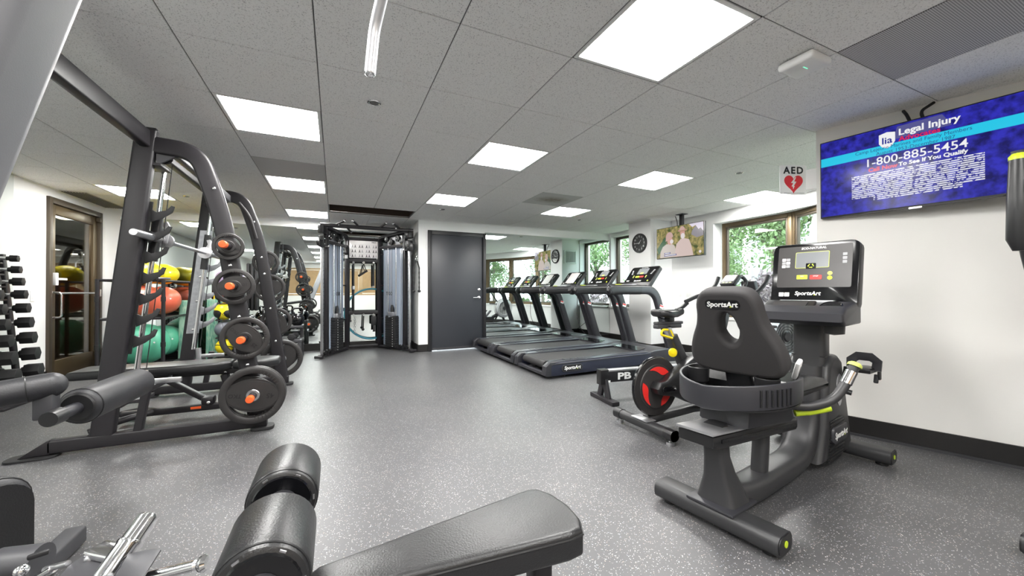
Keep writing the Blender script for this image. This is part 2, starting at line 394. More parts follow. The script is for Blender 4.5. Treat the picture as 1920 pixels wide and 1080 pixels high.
def part(parent, name, b, m, label=None, kind=None):
    me = b.mesh(name) if isinstance(b, B) else b
    if m and not me.materials: me.materials.append(M[m])
    o = bpy.data.objects.new(name, me); COL.objects.link(o); o.parent = parent
    if label: o['label'] = label
    if kind: o['kind'] = kind
    return o
def solo(name, b, m, label, cat, group=None, kind=None, loc=None):
    """a thing that is one mesh; its origin sits at loc (geometry built in world metres)"""
    if loc is None: loc = b.o
    o = part(None, name, b, m); o.location = loc; o['label'] = label; o['category'] = cat
    if group: o['group'] = group
    if kind: o['kind'] = kind
    return o
def struct(name, b, m, label=None, parent=None):
    o = part(parent, name, b, m, label)
    if parent is None: o['kind'] = 'structure'
    return o
def dup(root, loc, rz=None, label=None, group=None):
    r = root.copy(); COL.objects.link(r); r.location = loc
    if rz is not None: r.rotation_euler = (0, 0, rz)
    if label: r['label'] = label
    if group: r['group'] = group
    for c in list(root.children):
        d = c.copy(); COL.objects.link(d); d.parent = r
        for g in list(c.children):
            e = g.copy(); COL.objects.link(e); e.parent = d
    return r
def letters(parent, txt, size, o, ex, ey, m, depth=0.0008, shear=0.0, bold=0.0, align='CENTER', name='lettering', sx=1.0, origin=(0, 0, 0), space=1.0):
    b = B(origin); mt = basis(o, ex, ey) @ Matrix.Diagonal((sx, 1, 1, 1)); add_mesh(b, text_mesh(txt, size, depth, shear, bold, align, space), mt)
    me = bpy.data.meshes.new(name); me.from_pydata(b.v, [], b.f); me.update(); me.materials.append(M[m])
    return part(parent, name, me, None)

# ------------------------------------------------------------------ the room
XL, YB, YD, XR, XJ, YN = -3.05, 7.55, 6.60, 5.42, 1.30, -3.5
TOP = CEIL + 0.36
PIER = V(3.36, 1.66, 0)            # corner of the pier that carries the big screen
PDIR = V(0.315, -0.949, 0)         # along the pier wall, towards the camera side
PNOR = V(-0.949, -0.315, 0)
PEND = PIER + PDIR * 1.75
BAY_IN = [(5.42, 4.10), (5.42, 3.15), (5.36, 2.70), (5.00, 2.05), (4.50, 1.30), (4.05, 0.62)]
BAY_OUT = [(5.72, 4.10), (5.72, 3.10), (5.63, 2.58), (5.25, 1.90), (4.75, 1.13), (4.32, 0.45)]
BAY_WIN = [(5.60, 4.06), (5.60, 3.04), (5.17, 2.03), (4.66, 1.24), (4.24, 0.58)]

b = B().bx((XL - .1, YN, -.12), (5.5, YB + .1, -.006)); fl = struct('floor', b, 'rubber')
rolls = []
x = 0.41 - 1.22 * 3
while x < 5.5:
    x0, x1 = max(x, XL), min(x + 1.2193, 5.5)
    y0, y1 = (YN, YB) if x0 < XJ else (YN, YD)
    if x0 > 4.0: y0 = 0.3
    part(fl, 'floor_roll', B().bx((x0, y0, -.006), (x1, y1, 0)), 'floor'); x += 1.22

# walls
b = B(); b.bx((XL - .1, YN, 0), (XL, 6.30, TOP)); b.bx((XL - .1, 7.42, 0), (XL, YB + .1, TOP)); b.bx((XL - .1, 6.30, 2.17), (XL, 7.42, TOP))
struct('wall_left', b, 'wall_white')
struct('wall_back', B().bx((XL, YB, 0), (XJ + .1, YB + .1, TOP)), 'wall_white')
b = B(); b.bx((XJ, YD, 0), (1.515, YD + .1, TOP)); b.bx((2.485, YD, 0), (5.72, YD + .1, TOP)); b.bx((1.515, YD, 2.11), (2.485, YD + .1, TOP)); b.bx((XJ, YD + .1, 0), (XJ + .1, YB, TOP))
struct('wall_door', b, 'wall_white')
b = B(); b.bx((XL - .1, YN - .1, 0), (4.1, YN, 0.86)); b.bx((XL - .1, YN - .1, 2.05), (4.1, YN, TOP)); b.bx((XL - .1, YN - .1, .86), (XL + .5, YN, 2.05)); b.bx((3.3, YN - .1, .86), (4.1, YN, 2.05))
struct('wall_front', b, 'wall')
b = B()
q = [PIER, PEND, V(PEND.x, YN, 0), V(PEND.x + .12, YN, 0), V(PEND.x + .12, .45, 0), V(4.10, .62, 0)]
b.prism([(p.x, p.y) for p in q], (0, 0, TOP / 2), (1, 0, 0), (0, 1, 0), (0, 0, 1), TOP)
struct('wall_pier', b, 'wall')
def strip(b, pin, pout, z0, z1):
    for i in range(len(pin) - 1):
        a, c, d, e = pin[i], pin[i + 1], pout[i + 1], pout[i]
        vs = [(*a, z0), (*c, z0), (*d, z0), (*e, z0), (*a, z1), (*c, z1), (*d, z1), (*e, z1)]
        b.add(vs, [(0, 1, 2, 3), (7, 6, 5, 4), (0, 4, 5, 1), (2, 6, 7, 3), (1, 5, 6, 2), (3, 7, 4, 0)])
    return b
b = B(); strip(b, BAY_IN, BAY_OUT, 0, .60); strip(b, BAY_IN, BAY_OUT, 2.10, TOP)
b.bx((XR, 4.10, 0), (5.72, 5.47, TOP)); b.bx((XR, 5.47, 0), (5.72, 6.60, .68)); b.bx((XR, 5.47, 2.20), (5.72, 6.60, TOP)); b.bx((XR, 6.56, .68), (5.72, 6.6, 2.2))
struct('wall_right', b, 'wall_white')
struct('wall_pillar', B().bx((4.92, 4.92, 0), (5.42, 5.45, TOP)), 'wall_white')
b = B(); strip(b, [(p[0] - .03, p[1]) for p in BAY_IN], [(p[0] + .2, p[1]) for p in BAY_IN], .60, .628); struct('trim_1', b, 'sill')
struct('trim_2', B().bx((5.36, 5.47, .68), (5.66, 6.56, .71)), 'sill')
# white lower panelling under the side window, with its upright joint
b = B(); b.bx((5.40, 5.48, .13), (5.42, 6.0, .66)); b.bx((5.40, 6.02, .13), (5.42, 6.58, .66)); struct('trim_3', b, 'wall_white')

def skirting(name, pts, h=.125, t=.014):
    b = B()
    for a, c in zip(pts[:-1], pts[1:]):
        a = V(*a, 0); c = V(*c, 0); d = (c - a).normalized(); n = V(-d.y, d.x, 0)
        b.prism([(0, 0), ((c - a).length, 0), ((c - a).length, h), (0, h)], a + n * t / 2, d, (0, 0, 1), n, t)
    return struct(name, b, 'baseboard')
skirting('baseboard_pier', [(PEND.x, YN), (PEND.x, PEND.y), (PIER.x, PIER.y)], .13)
skirting('baseboard_left', [(XL, 6.30), (XL, YN)])
skirting('baseboard_back', [(XJ, YB), (XL, YB)])
skirting('baseboard_return', [(XJ, YD), (XJ, YB)])
skirting('baseboard_door', [(1.46, YD), (XJ, YD)])
skirting('baseboard_mirror', [(XR, YD), (2.53, YD)], .10)
skirting('baseboard_right', [(4.05, .62), (4.5, 1.3), (5.0, 2.05), (5.36, 2.7), (5.42, 3.15), (5.42, 4.92), (4.92, 4.92), (4.92, 5.45), (5.40, 5.45), (5.40, 6.6)])
b = B(); d_ = PDIR; b.prism([(0, 0), (1.75, 0), (1.75, .016), (0, .016)], PIER + PNOR * .021, d_, (0, 0, 1), PNOR, .014); struct('trim_4', b, 'powder_grey')

# mirrors: separate panels on the walls
def mirror(name, a, c, z0, z1, label, n):
    a = V(*a, 0); c = V(*c, 0); d = (c - a).normalized(); nn = V(-d.y, d.x, 0); L_ = (c - a).length
    o = thing(name, label, 'mirror', a)
    part(o, 'backing', B(a).prism([(0, z0), (L_, z0), (L_, z1), (0, z1)], a + nn * .002, d, (0, 0, 1), nn, .003), 'vent_white')
    for i in range(n):
        s0, s1 = L_ * i / n + .001, L_ * (i + 1) / n - .001
        part(o, 'mirror_panel', B(a).prism([(s0, z0), (s1, z0), (s1, z1), (s0, z1)], a + nn * .0065, d, (0, 0, 1), nn, .006), 'mirror')
    return o
mirror('wall_mirror', (XR - .02, YD), (2.515, YD), .102, 2.13, 'tall frameless mirror beside the black door, reflecting the treadmills', 2)
mirror('wall_mirror', (XJ - .03, YB), (-2.88, YB), .128, 2.16, 'wide mirrored wall behind the cable machine and the barbell frame', 4)
struct('trim_5', B().bx((XL, YN, .128), (XL + .012, 5.78, CEIL - .01)), 'board_grey')

# ------------------------------------------------------------------ windows
def wframe(b, a, c, z0, z1, w=.06, d=.07, mid=()):
    a = V(*a, 0); c = V(*c, 0); dr = (c - a).normalized(); n = V(-dr.y, dr.x, 0); L_ = (c - a).length
    R_ = Matrix((dr, n, V(0, 0, 1))).transposed()
    for s in (w / 2, L_ - w / 2): b.box(a + dr * s + V(0, 0, (z0 + z1) / 2), (w, d, z1 - z0), .004, R_)
    for z in [z0 + w / 2, z1 - w / 2] + list(mid): b.box(a + dr * (L_ / 2) + V(0, 0, z), (L_ - 2 * w, d * .95, w), .004, R_)
    return b
def pane(a, c, z0, z1, w=.055):
    a = V(*a, 0); c = V(*c, 0); dr = (c - a).normalized(); n = V(-dr.y, dr.x, 0); L_ = (c - a).length
    return B().prism([(w, z0 + w), (L_ - w, z0 + w), (L_ - w, z1 - w), (w, z1 - w)], a, dr, (0, 0, 1), n, .006)
for i in range(4):
    a, c = BAY_WIN[i], BAY_WIN[i + 1]
    o = thing('window_%d' % (i + 2), 'tall bronze framed window of the curved bay', 'window', (0, 0, 0)); o['kind'] = 'structure'
    part(o, 'window_frame', wframe(B(), a, c, .63, 2.10), 'bronze'); part(o, 'pane', pane(a, c, .63, 2.10), 'glass')
    part(o, 'sash', wframe(B(), tuple(V(*a, 0) .lerp(V(*c, 0), .055)[:2]), tuple(V(*a, 0).lerp(V(*c, 0), .945)[:2]), .69, 2.04, .03, .05), 'bronze_dark')
o = thing('window_1', 'narrow dark framed window at the end of the treadmill row', 'window', (0, 0, 0)); o['kind'] = 'structure'
part(o, 'window_frame', wframe(B(), (5.60, 6.56), (5.60, 5.47), .71, 2.20, .05, .07, (1.20,)), 'bronze_dark'); part(o, 'pane', pane((5.60, 6.56), (5.60, 5.47), 1.19, 2.20, .05), 'glass')
b = B(); th = radians(32)
R_ = Matrix(((cos(pi/2), 0, 0), (0, 1, 0), (0, 0, 1)))
def hop(y, t): return V(5.57 - t * sin(th), y, .75 + t * cos(th))
for y in (5.54, 6.49): b.sweep([hop(y, 0), hop(y, .5)], rrect(.04, .03, .005), (1, 0, 0))
for t in (0.0, .5): b.sweep([hop(5.54, t), hop(6.49, t)], rrect(.04, .03, .005), (0, 0, 1))
part(o, 'hopper_sash', b, 'bronze_dark')
b = B(); b.add([hop(5.56, .02), hop(6.47, .02), hop(6.47, .48), hop(5.56, .48)], [(0, 1, 2, 3)]); part(o, 'hopper_pane', b, 'glass')
b = B(); b.bx((5.44, 5.95, .715), (5.50, 6.3, .745), .004); part(o, 'sill_grille', b, 'bronze_dark')

# borrowed-light windows with blinds in the wall behind the camera
o = thing('window_6', 'bronze framed inner windows with tan blinds behind the camera', 'window', (0, 0, 0)); o['kind'] = 'structure'
xs = [XL + .5, -1.35, -.15, 1.05, 2.2, 3.3]
for a, c in zip(xs[:-1], xs[1:]):
    part(o, 'window_frame', wframe(B(), (a, YN - .04), (c, YN - .04), .86, 2.05, .08, .08), 'wood_tan')
    b = B()
    for k in range(26):
        z = .97 + k * .039
        b.box(((a + c) / 2, YN - .07, z), (c - a - .17, .042, .003), rot=(radians(68), 0, 0))
    part(o, 'blind', b, 'wood_tan', kind='stuff')
struct('wall_corridor', B().bx((XL - 1.4, YN - 1.2, 0), (4.2, YN - 1.1, TOP)), 'wall')

# ------------------------------------------------------------------ ceiling
GX = lambda k: -.697 + .6094 * k
GY = lambda k: 1.675 + .6104 * k
ce = struct('ceiling', B().bx((XL - .1, YN - .1, TOP), (5.74, YB + .1, TOP + .1)), 'void')
LIGHTS = {(3, -1): 'large square ceiling light at the top of the view, nearest the big television',
          (0, 2): 'square ceiling light above the barbell frame', (3, 2): 'square ceiling light in the middle of the ceiling',
          (6, 2): 'square ceiling light in front of the wall television', (9, 2): 'square ceiling light nearest the curved window bay',
          (0, 5): 'square ceiling light behind the barbell frame arches', (3, 5): 'square ceiling light in front of the black door',
          (6, 5): 'square ceiling light above the treadmills', (0, 8): 'square ceiling light close to the mirrored back wall',
          (-3, 7): 'square ceiling light in front of the glass door', (0, -1): 'square ceiling light just above the camera',
          (-3, -1): 'square ceiling light above the left mirror', (0, -4): 'square ceiling light behind the camera, centre',
          (3, -4): 'square ceiling light behind the camera, right', (-3, -4): 'square ceiling light behind the camera, left', (0, -7): 'square ceiling light by the blinds, centre', (3, -7): 'square ceiling light by the blinds, right'}
SPECIAL = {(1, 7): None, (2, 7): None, (0, 4): 'vent_grey', (5, 4): 'tile_stained', (5, -2): 'perforated'}
def clip(poly, a, n):
    out = []
    for i in range(len(poly)):
        p, q = poly[i], poly[(i + 1) % len(poly)]
        dp = (p[0] - a[0]) * n[0] + (p[1] - a[1]) * n[1]; dq = (q[0] - a[0]) * n[0] + (q[1] - a[1]) * n[1]
        if dp <= 0: out.append(p)
        if dp * dq < 0:
            t = dp / (dp - dq); out.append((p[0] + (q[0] - p[0]) * t, p[1] + (q[1] - p[1]) * t))
    return out
full = None
def tile(i, j, mname):
    global full
    x0, x1, y0, y1 = GX(i) + .003, GX(i + 1) - .003, GY(j) + .003, GY(j + 1) - .003
    cx, cy = (x0 + x1) / 2, (y0 + y1) / 2
    poly = [(x0, y0), (x1, y0), (x1, y1), (x0, y1)]
    polys = []
    for base in (((XL, -1, 0), (YN, 0, -1)),):
        poly = clip(poly, (XL, 0), (-1, 0)); poly = clip(poly, (0, YN), (0, -1)) if poly else poly
        poly = clip(poly, (XR + .02, 0), (1, 0)) if poly else poly
    if poly and y1 > YD and x1 > XJ:
        a = clip(poly, (XJ, 0), (1, 0)); c = clip(clip(poly, (XJ, 0), (-1, 0)), (0, YD), (0, 1)); a = clip(a, (0, YB), (0, 1)) if a else a
        polys = [p for p in (a, c) if len(p) > 2]
    elif poly:
        poly = clip(poly, (0, YB), (0, 1)); polys = [poly] if len(poly) > 2 else []
    if x1 > 3.9 and y0 < 3.3 and not (cx < 3.95 and cy < .5):
        res = []
        for p in polys:
            for a, c in zip(BAY_IN[1:-1], BAY_IN[2:]):
                n = (a[1] - c[1], c[0] - a[0]); p = clip(p, a, n) if p else p
            if len(p) > 2 and cy > PIER.y - 3.0 * (cx - PIER.x) - .6: res.append(p)
        polys = res if not (cy < .4 and cx > 4) else []
    for p in polys:
        if len(p) == 4 and abs(max(q[0] for q in p) - x1) < 1e-4 and abs(min(q[0] for q in p) - x0) < 1e-4 and abs(max(q[1] for q in p) - y1) < 1e-4 and abs(min(q[1] for q in p) - y0) < 1e-4:
            if full is None:
                w_, h_ = (x1 - x0) / 2, (y1 - y0) / 2
                full = B().prism([(-w_, -h_), (w_, -h_), (w_, h_), (-w_, h_)], (0, 0, .0075), (1, 0, 0), (0, 1, 0), (0, 0, 1), .015, .002, 1).mesh('ceiling_tile'); full.materials.append(M['tile'])
            me = full
            if mname != 'tile': me = full.copy(); me.materials.clear(); me.materials.append(M[mname])
            o = part(ce, 'ceiling_tile' if mname in ('tile', 'tile_stained') else 'air_grille', me, None)
        else:
            o = part(ce, 'ceiling_tile', B((cx, cy, CEIL)).prism(p, (0, 0, CEIL + .0075), (1, 0, 0), (0, 1, 0), (0, 0, 1), .015), mname)
        o.location = (cx, cy, CEIL)
diff_me = frame_me = None
for i in range(-4, 11):
    for j in range(-9, 10):
        if (i, j) in LIGHTS:
            cx, cy = (GX(i) + GX(i + 1)) / 2, (GY(j) + GY(j + 1)) / 2
            o = thing('ceiling_light', LIGHTS[(i, j)], 'light', (cx, cy, CEIL), group='recessed square ceiling lights')
            if frame_me is None:
                h = .30; f_ = B()
                for s in (-1, 1):
                    f_.bx((s * h, -h, 0), (s * (h - .022), h, .02), .003); f_.bx((-h + .022, s * h, 0), (h - .022, s * (h - .022), .02), .003)
                frame_me = f_.mesh('frame'); frame_me.materials.append(M['lamp_frame'])
                diff_me = B().bx((-h + .022, -h + .022, .008), (h - .022, h - .022, .016)).mesh('diffuser'); diff_me.materials.append(M['panel_glow'])
            part(o, 'frame', frame_me, None); part(o, 'diffuser', diff_me, None)
            continue
        mn = SPECIAL.get((i, j), 'tile')
        if mn is None: continue
        tile(i, j, mn)
# T-bars, one object for each run
for i in range(-4, 11):
    xx = GX(i)
    if XL < xx < XR + .1: part(ce, 'ceiling_tee', B().bx((xx - .012, YN, CEIL + .006), (xx + .012, YD if xx > XJ else (GY(7) if i == 2 else YB), CEIL + .02)), 'tee')
for j in range(-9, 11):
    yy = GY(j)
    if YN < yy < YB: part(ce, 'ceiling_tee', B().bx((XL, yy - .012, CEIL + .006), (XJ if yy > YD else (XR if yy > 3 else 4.3), yy + .012, CEIL + .02)), 'tee')
b = B(); b.bx((XL, YN, CEIL - .004), (XL + .022, YB, CEIL + .012)); b.bx((XL + .022, YB - .022, CEIL - .004), (XJ, YB, CEIL + .012)); b.bx((XJ + .1, YD - .022, CEIL - .004), (XR, YD, CEIL + .012)); b.bx((XR - .022, 3.2, CEIL - .004), (XR, YD - .022, CEIL + .012))
part(ce, 'wall_angle', b, 'wall_white')
# plenum side boards round the missing tiles
b = B(); b.bx((GX(1), GY(7), CEIL + .03), (GX(1) - .02, GY(8), TOP)); b.bx((GX(3), GY(7), CEIL + .03), (GX(3) + .02, GY(8), TOP)); b.bx((GX(1), GY(8), CEIL + .03), (GX(3), GY(8) + .02, TOP)); b.bx((GX(1), GY(7) - .02, CEIL + .03), (GX(3), GY(7), TOP)); part(ce, 'plenum_board', b, 'void')
# slot grille over the glass door
o = thing('ceiling_grille', 'grey slotted ceiling grille along the wall over the glass door', 'vent', (-2.9, 7.0, CEIL))
b = B((-2.9, 7.0, CEIL)).bx((-3.02, 6.45, CEIL - .006), (-2.78, 7.5, CEIL - .001)); part(o, 'grille_plate', b, 'vent_grey')
for k in range(9): part(o, 'louvre', B((-2.9, 7.0, CEIL)).box((-3.005 + k * .026, 6.97, CEIL - .009), (.004, 1.0, .008)), 'tee')
# sprinklers and access point
for (u, v_, lb) in ((1.52, 1.53, 'dark recessed sprinkler cap in the tile left of the nearest lights'), (3.54, 6.45, 'small recessed sprinkler in front of the black door'), (7.41, 1.49, 'small recessed sprinkler near the pier corner'), (7.42, 6.2, 'small recessed sprinkler above the mirror end of the treadmills'), (-1.7, 7.4, 'small recessed sprinkler behind the barbell frame')):
    c = V(GX(0) + .6094 * u, GY(0) + .6104 * v_, CEIL); b = B(c).lathe([(0.042, 0), (.042, -.004), (.034, -.007), (.030, -.003), (.0, -.003)], c, n=24)
    o = thing('sprinkler', lb, 'sprinkler', c); part(o, 'rim', b, 'chrome'); part(o, 'cap', B(c).lathe([(.029, -.0035), (.024, -.009), (0, -.010)], c, n=20), 'tee')
c = V(2.262, 1.17, CEIL); o = thing('access_point', 'white rounded wireless access point on the ceiling beside the perforated grille', 'access point', c)
part(o, 'housing', B(c).box(c + V(0, 0, -.026), (.18, .175, .044), .018, seg=3), 'white'); b = B(c)
b.bx(c + V(-.025, -.012, -.0490), c + V(.015, -.006, -.0475)); emis_mat('led_green', (.2, .9, .55), .5); part(o, 'status_light', b, 'led_green')
part(o, 'mount', B(c).bx(c + V(-.06, -.06, -.002), c + V(.06, .06, 0)), 'tee'); part(o, 'cable', B(c).tube(fillet([c + V(.088, 0, -.012), c + V(.11, 0, -.012), c + V(.115, .0, .0)], .01), .004, 8), 'rubber')

# ------------------------------------------------------------------ doors
o = thing('door_1', 'plain black door in a black frame beside the mirror', 'door', (1.99, YD, 0)); o['kind'] = 'structure'
O = (1.99, YD, 0); b = B(O); b.bx((1.46, YD - .035, 0), (1.525, YD + .1, 2.105), .004); b.bx((2.475, YD - .035, 0), (2.53, YD + .1, 2.105), .004); b.bx((1.525, YD - .035, 2.035), (2.475, YD + .1, 2.105), .004); part(o, 'door_frame', b, 'frame_black')
part(o, 'door_leaf', B(O).bx((1.528, YD + .0, .012), (2.472, YD + .045, 2.032), .003), 'door_black')
part(o, 'kick_plate', B(O).bx((1.54, YD - .003, .02), (2.46, YD + .001, .055)), 'powder_grey')
b = B(O); b.lathe([(.026, 0), (.026, -.008), (.012, -.012), (.011, -.05), (.0, -.05)], (2.40, YD, .93), (0, 1, 0)); b.tube(fillet([(2.40, YD - .045, .93), (2.37, YD - .05, .93), (2.28, YD - .05, .925)], .01), .009, 10); part(o, 'door_handle', b, 'chrome')
part(o, 'deadbolt', B(O).lathe([(.027, 0), (.027, -.01), (.018, -.016), (0, -.016)], (2.405, YD, 1.07), (0, 1, 0)), 'chrome')
part(o, 'door_stop', B(O).lathe([(.03, 0), (.03, -.01), (.02, -.03), (0, -.03)], (2.42, YD, .06), (0, 1, 0), 16), 'white')

o = thing('door_2', 'bronze framed glass door in the left wall', 'door', (XL, 6.86, 0)); o['kind'] = 'structure'
O = (XL, 6.86, 0); b = B(O)
b.bx((XL - .1, 6.30, 0), (XL + .03, 6.36, 2.17), .003); b.bx((XL - .1, 7.36, 0), (XL + .03, 7.42, 2.17), .003); b.bx((XL - .1, 6.36, 2.10), (XL + .03, 7.36, 2.17), .003); part(o, 'door_frame', b, 'bronze_dark')
b = B(O); b.bx((XL - .05, 6.365, .01), (XL, 6.465, 2.095), .003); b.bx((XL - .05, 7.255, .01), (XL, 7.355, 2.095), .003); b.bx((XL - .05, 6.465, .01), (XL, 7.255, .22), .003); b.bx((XL - .05, 6.465, 1.98), (XL, 7.255, 2.095), .003); part(o, 'door_leaf', b, 'bronze')
part(o, 'pane', B(O).bx((XL - .03, 6.465, .22), (XL - .022, 7.255, 1.98)), 'glass_door')
part(o, 'push_bar', B(O).cyl((XL + .03, 6.45, 1.03), (XL + .03, 7.27, 1.03), .011), 'steel')
part(o, 'pull_handle', B(O).tube(fillet([(XL, 6.41, 1.04), (XL + .07, 6.43, 1.04), (XL + .07, 6.43, .74), (XL, 6.41, .74)], .035), .012, 12), 'chrome')
b = B(O); b.box((XL + .02, 6.42, 1.20), (.04, .05, .15), .006); b.bx((XL + .03, 6.43, 1.19), (XL + .045, 6.60, 1.215), .004); part(o, 'door_lock', b, 'white')
part(o, 'closer', B(O).box((XL + .03, 7.33, 2.06), (.05, .06, .06), .006), 'bronze_dark'); part(o, 'latch', B(O).box((XL + .02, 7.345, 1.03), (.05, .03, .10), .005), 'white')
b = B(); b.bx((XL - 1.5, 5.2, -.05), (XL - .1, 8.6, -.005)); struct('floor_corridor', b, 'passage')
b = B(); b.bx((XL - 1.6, 5.2, 0), (XL - 1.5, 8.6, TOP)); b.bx((XL - 1.5, 8.5, 0), (XL - .1, 8.6, TOP)); b.bx((XL - 1.5, 5.2, 0), (XL - .1, 5.3, TOP)); b.bx((XL - .12, 7.65, 0), (XL - .1, 8.5, TOP)); struct('wall_passage', b, 'passage')  # end walls added to shut daylight out and keep the passage dark
struct('ceiling_corridor', B().bx((XL - 1.6, 5.2, TOP), (XL - .1, 8.6, TOP + .1)), 'passage')

# small wall fittings
def plate(name, label, c, n, w, h, toggle=1):
    n = V(*n); ex = n.cross(V(0, 0, 1)) * -1; c = V(*c); o = thing(name, label, name.split('_')[-1], c)
    part(o, 'cover', B(c).prism(rrect(w, h, .006), c + n * .003, ex, (0, 0, 1), n, .006, .002), 'white')
    for k in range(toggle): part(o, 'rocker' if 'switch' in name else 'socket', B(c).prism(rrect(.03, .06, .004), c + n * .0065 + ex * ((k - (toggle - 1) / 2) * .046), ex, (0, 0, 1), n, .004, .001), 'lamp_frame')
plate('light_switch', 'white rocker switch on the white wall left of the glass door', (XL, 6.08, 1.0), (1, 0, 0), .075, .12)
plate('power_outlet', 'double outlet plate on the wall below the small television', (XR, 4.55, 1.0), (-1, 0, 0), .13, .12, 2)
plate('light_switch', 'single blank switch on the wall below the small television', (XR, 4.72, 1.0), (-1, 0, 0), .075, .12)
plate('power_outlet', 'white outlet on the panel below the side window', (5.40, 5.80, .45), (-1, 0, 0), .11, .08)
c = V(5.15, 5.45, 1.86); o = thing('wall_grille', 'white air grille with upright louvres on the far side of the pillar', 'vent', c)
b = B(c)
for s in (-1, 1): b.box(c + V(s * .16, .008, 0), (.03, .016, .32), .003); b.box(c + V(0, .008, s * .145), (.29, .016, .03), .003)
part(o, 'grille_frame', b, 'vent_white')
for k in range(13): part(o, 'louvre', B(c).box(c + V(-.138 + k * .023, .007, 0), (.006, .012, .26), rot=(0, 0, .4)), 'vent_white')

# ------------------------------------------------------------------ treadmills
XY = ((1, 0, 0), (0, 0, 1), (0, -1, 0))          # plane x-z, facing the camera side
def sportsart(parent, size, o, ex, ey, m='white', origin=(0, 0, 0), dep=.0008):
    """the maker's mark as it stands on the machines: slanted bold letters with a lime wedge in the A"""
    l = letters(parent, 'SportsArt', size, o, ex, ey, m, dep, .18, size * .022, origin=origin)
    ex = Vector(ex).normalized(); ey = Vector(ey).normalized(); n = ex.cross(ey); o = Vector(o)
    w_ = B(origin).prism([(0, 0), (size * .26, 0), (size * .18, size * .2)], o + ex * size * 1.0 - ey * size * .33 + n * .0012, ex, ey, n, .0012)
    part(l, 'wedge', w_, 'lime')
    return l
def treadmill(label, yc, paper=False):
    o = thing('treadmill', label, 'treadmill', (2.25, yc, 0), group='row of treadmills')
    for s in (-1, 1):
        prof = [(.0, .055), (.01, .14), (.06, .185), (1.64, .205), (1.64, .055), (.12, .03), (.03, .035)]
        sf = part(o, 'side_panel', B().prism(prof, (0, s * .385, 0), (1, 0, 0), (0, 0, 1), (0, -1, 0), .09, .012, 3), 'navy')
        part(sf, 'trim_line', B().prism([(.06, .168), (1.63, .188), (1.63, .196), (.06, .178)], (0, s * .4315, 0), (1, 0, 0), (0, 0, 1), (0, -1, 0), .004), 'powder_grey')
        part(sf, 'end_cap', B().prism([(-.012, .045), (-.004, .15), (.06, .198), (.16, .2), (.12, .185), (.075, .15), (.07, .03), (.02, .03)], (0, s * .385, 0), (1, 0, 0), (0, 0, 1), (0, -1, 0), .094, .008, 2), 'plastic_grey')
        dr = part(o, 'foot_rail', B().prism([(.1, .196), (1.62, .216), (1.62, .204), (.1, .184)], (0, s * .345, 0), (1, 0, 0), (0, 0, 1), (0, -1, 0), .13, .003), 'deck_rail')
        for k in range(7):
            part(dr, 'grip_strip', B().prism([(.3 + k * .11, .2), (.38 + k * .11, .201), (.38 + k * .11, .205), (.3 + k * .11, .204)], (0, s * .345, 0), (1, 0, 0), (0, 0, 1), (0, -1, 0), .09), 'lime_dull' if k == 5 else 'plastic_grey')
    b = B(); b.bx((.0, -.34, .035), (.06, .34, .075), .008); part(o, 'rear_bumper', b, 'plastic_grey')
    b = B(); b.bx((.09, -.275, .172), (1.66, .275, .19)); b.cyl((.09, -.275, .142), (.09, .275, .142), .046, n=20); b.bx((.09, -.275, .096), (1.6, .275, .11)); part(o, 'belt', b, 'belt')
    part(o, 'deck', B().bx((.14, -.34, .112), (1.6, .34, .168)), 'frame_black')
    hood = part(o, 'motor_hood', B().prism([(1.58, .06), (1.58, .207), (1.7, .232), (1.95, .245), (2.08, .21), (2.12, .15), (2.12, .05)], (0, 0, 0), (1, 0, 0), (0, 0, 1), (0, -1, 0), .85, .02, 3), 'plastic_grey')
    part(hood, 'hood_inset', B().prism([(1.585, .212), (1.72, .238), (1.72, .241), (1.585, .215)], (0, 0, 0), (1, 0, 0), (0, 0, 1), (0, -1, 0), .5), 'plastic_gloss')
    for s in (-1, 1):
        path = fillet([(2.055, s * .375, .21), (1.76, s * .375, 1.06), (.97, s * .375, 1.06)], .17, 8)
        up = part(o, 'upright', B().sweep(path, rrect(.066, .125, .030), (1, 0, 0)), 'plastic_grey')
        part(up, 'grip', B().sweep(fillet([(1.5, s * .375, 1.06), (1.02, s * .375, 1.06), (.96, s * .375, 1.02)], .05), rrect(.072, .130, .034), (0, 0, 1), scl=[1] * 7 + [.55]), 'plastic')
        part(up, 'warning_label', B().box((1.86, s * .375 - .0345, .82), (.07, .002, .05), rot=(0, radians(18), 0)), 'white')
        part(up, 'warning_band', B().box((1.855, s * .375 - .036, .832), (.062, .002, .02), rot=(0, radians(18), 0)), 'red')
        part(up, 'foot_bracket', B().box((2.05, s * .375, .225), (.15, .09, .03), .008), 'plastic')
    part(o, 'crossbar', B().bx((1.68, -.345, 1.03), (1.80, .345, 1.09), .02), 'plastic')
    e1, e2 = V(0, -1, 0), V(.635, 0, .773).normalized(); n = e1.cross(e2); c0 = V(1.73, 0, 1.10)
    P = lambda a, t, d=0: c0 + e1 * a + e2 * t + n * d
    con = part(o, 'console', B().prism(rrect(.56, .40, .04), P(0, .20, -.03), e1, e2, n, .06, .012, 3), 'plastic')
    part(con, 'fascia', B().prism(rrect(.53, .29, .02), P(0, .235, .001), e1, e2, n, .003), 'plastic_gloss')
    part(con, 'display', B().prism(rrect(.2, .11, .008), P(0, .30, .0035), e1, e2, n, .002), 'lcd')
    part(con, 'display_icon', B().prism(rrect(.06, .03, .006), P(0, .262, .005), e1, e2, n, .002), 'lime_dull')
    for k, (a, m_) in enumerate(((-.05, 'lime'), (.035, 'red'))): part(con, 'start_button' if k == 0 else 'stop_button', B().prism(rrect(.075, .03, .004), P(a, .195, .004), e1, e2, n, .003), m_)
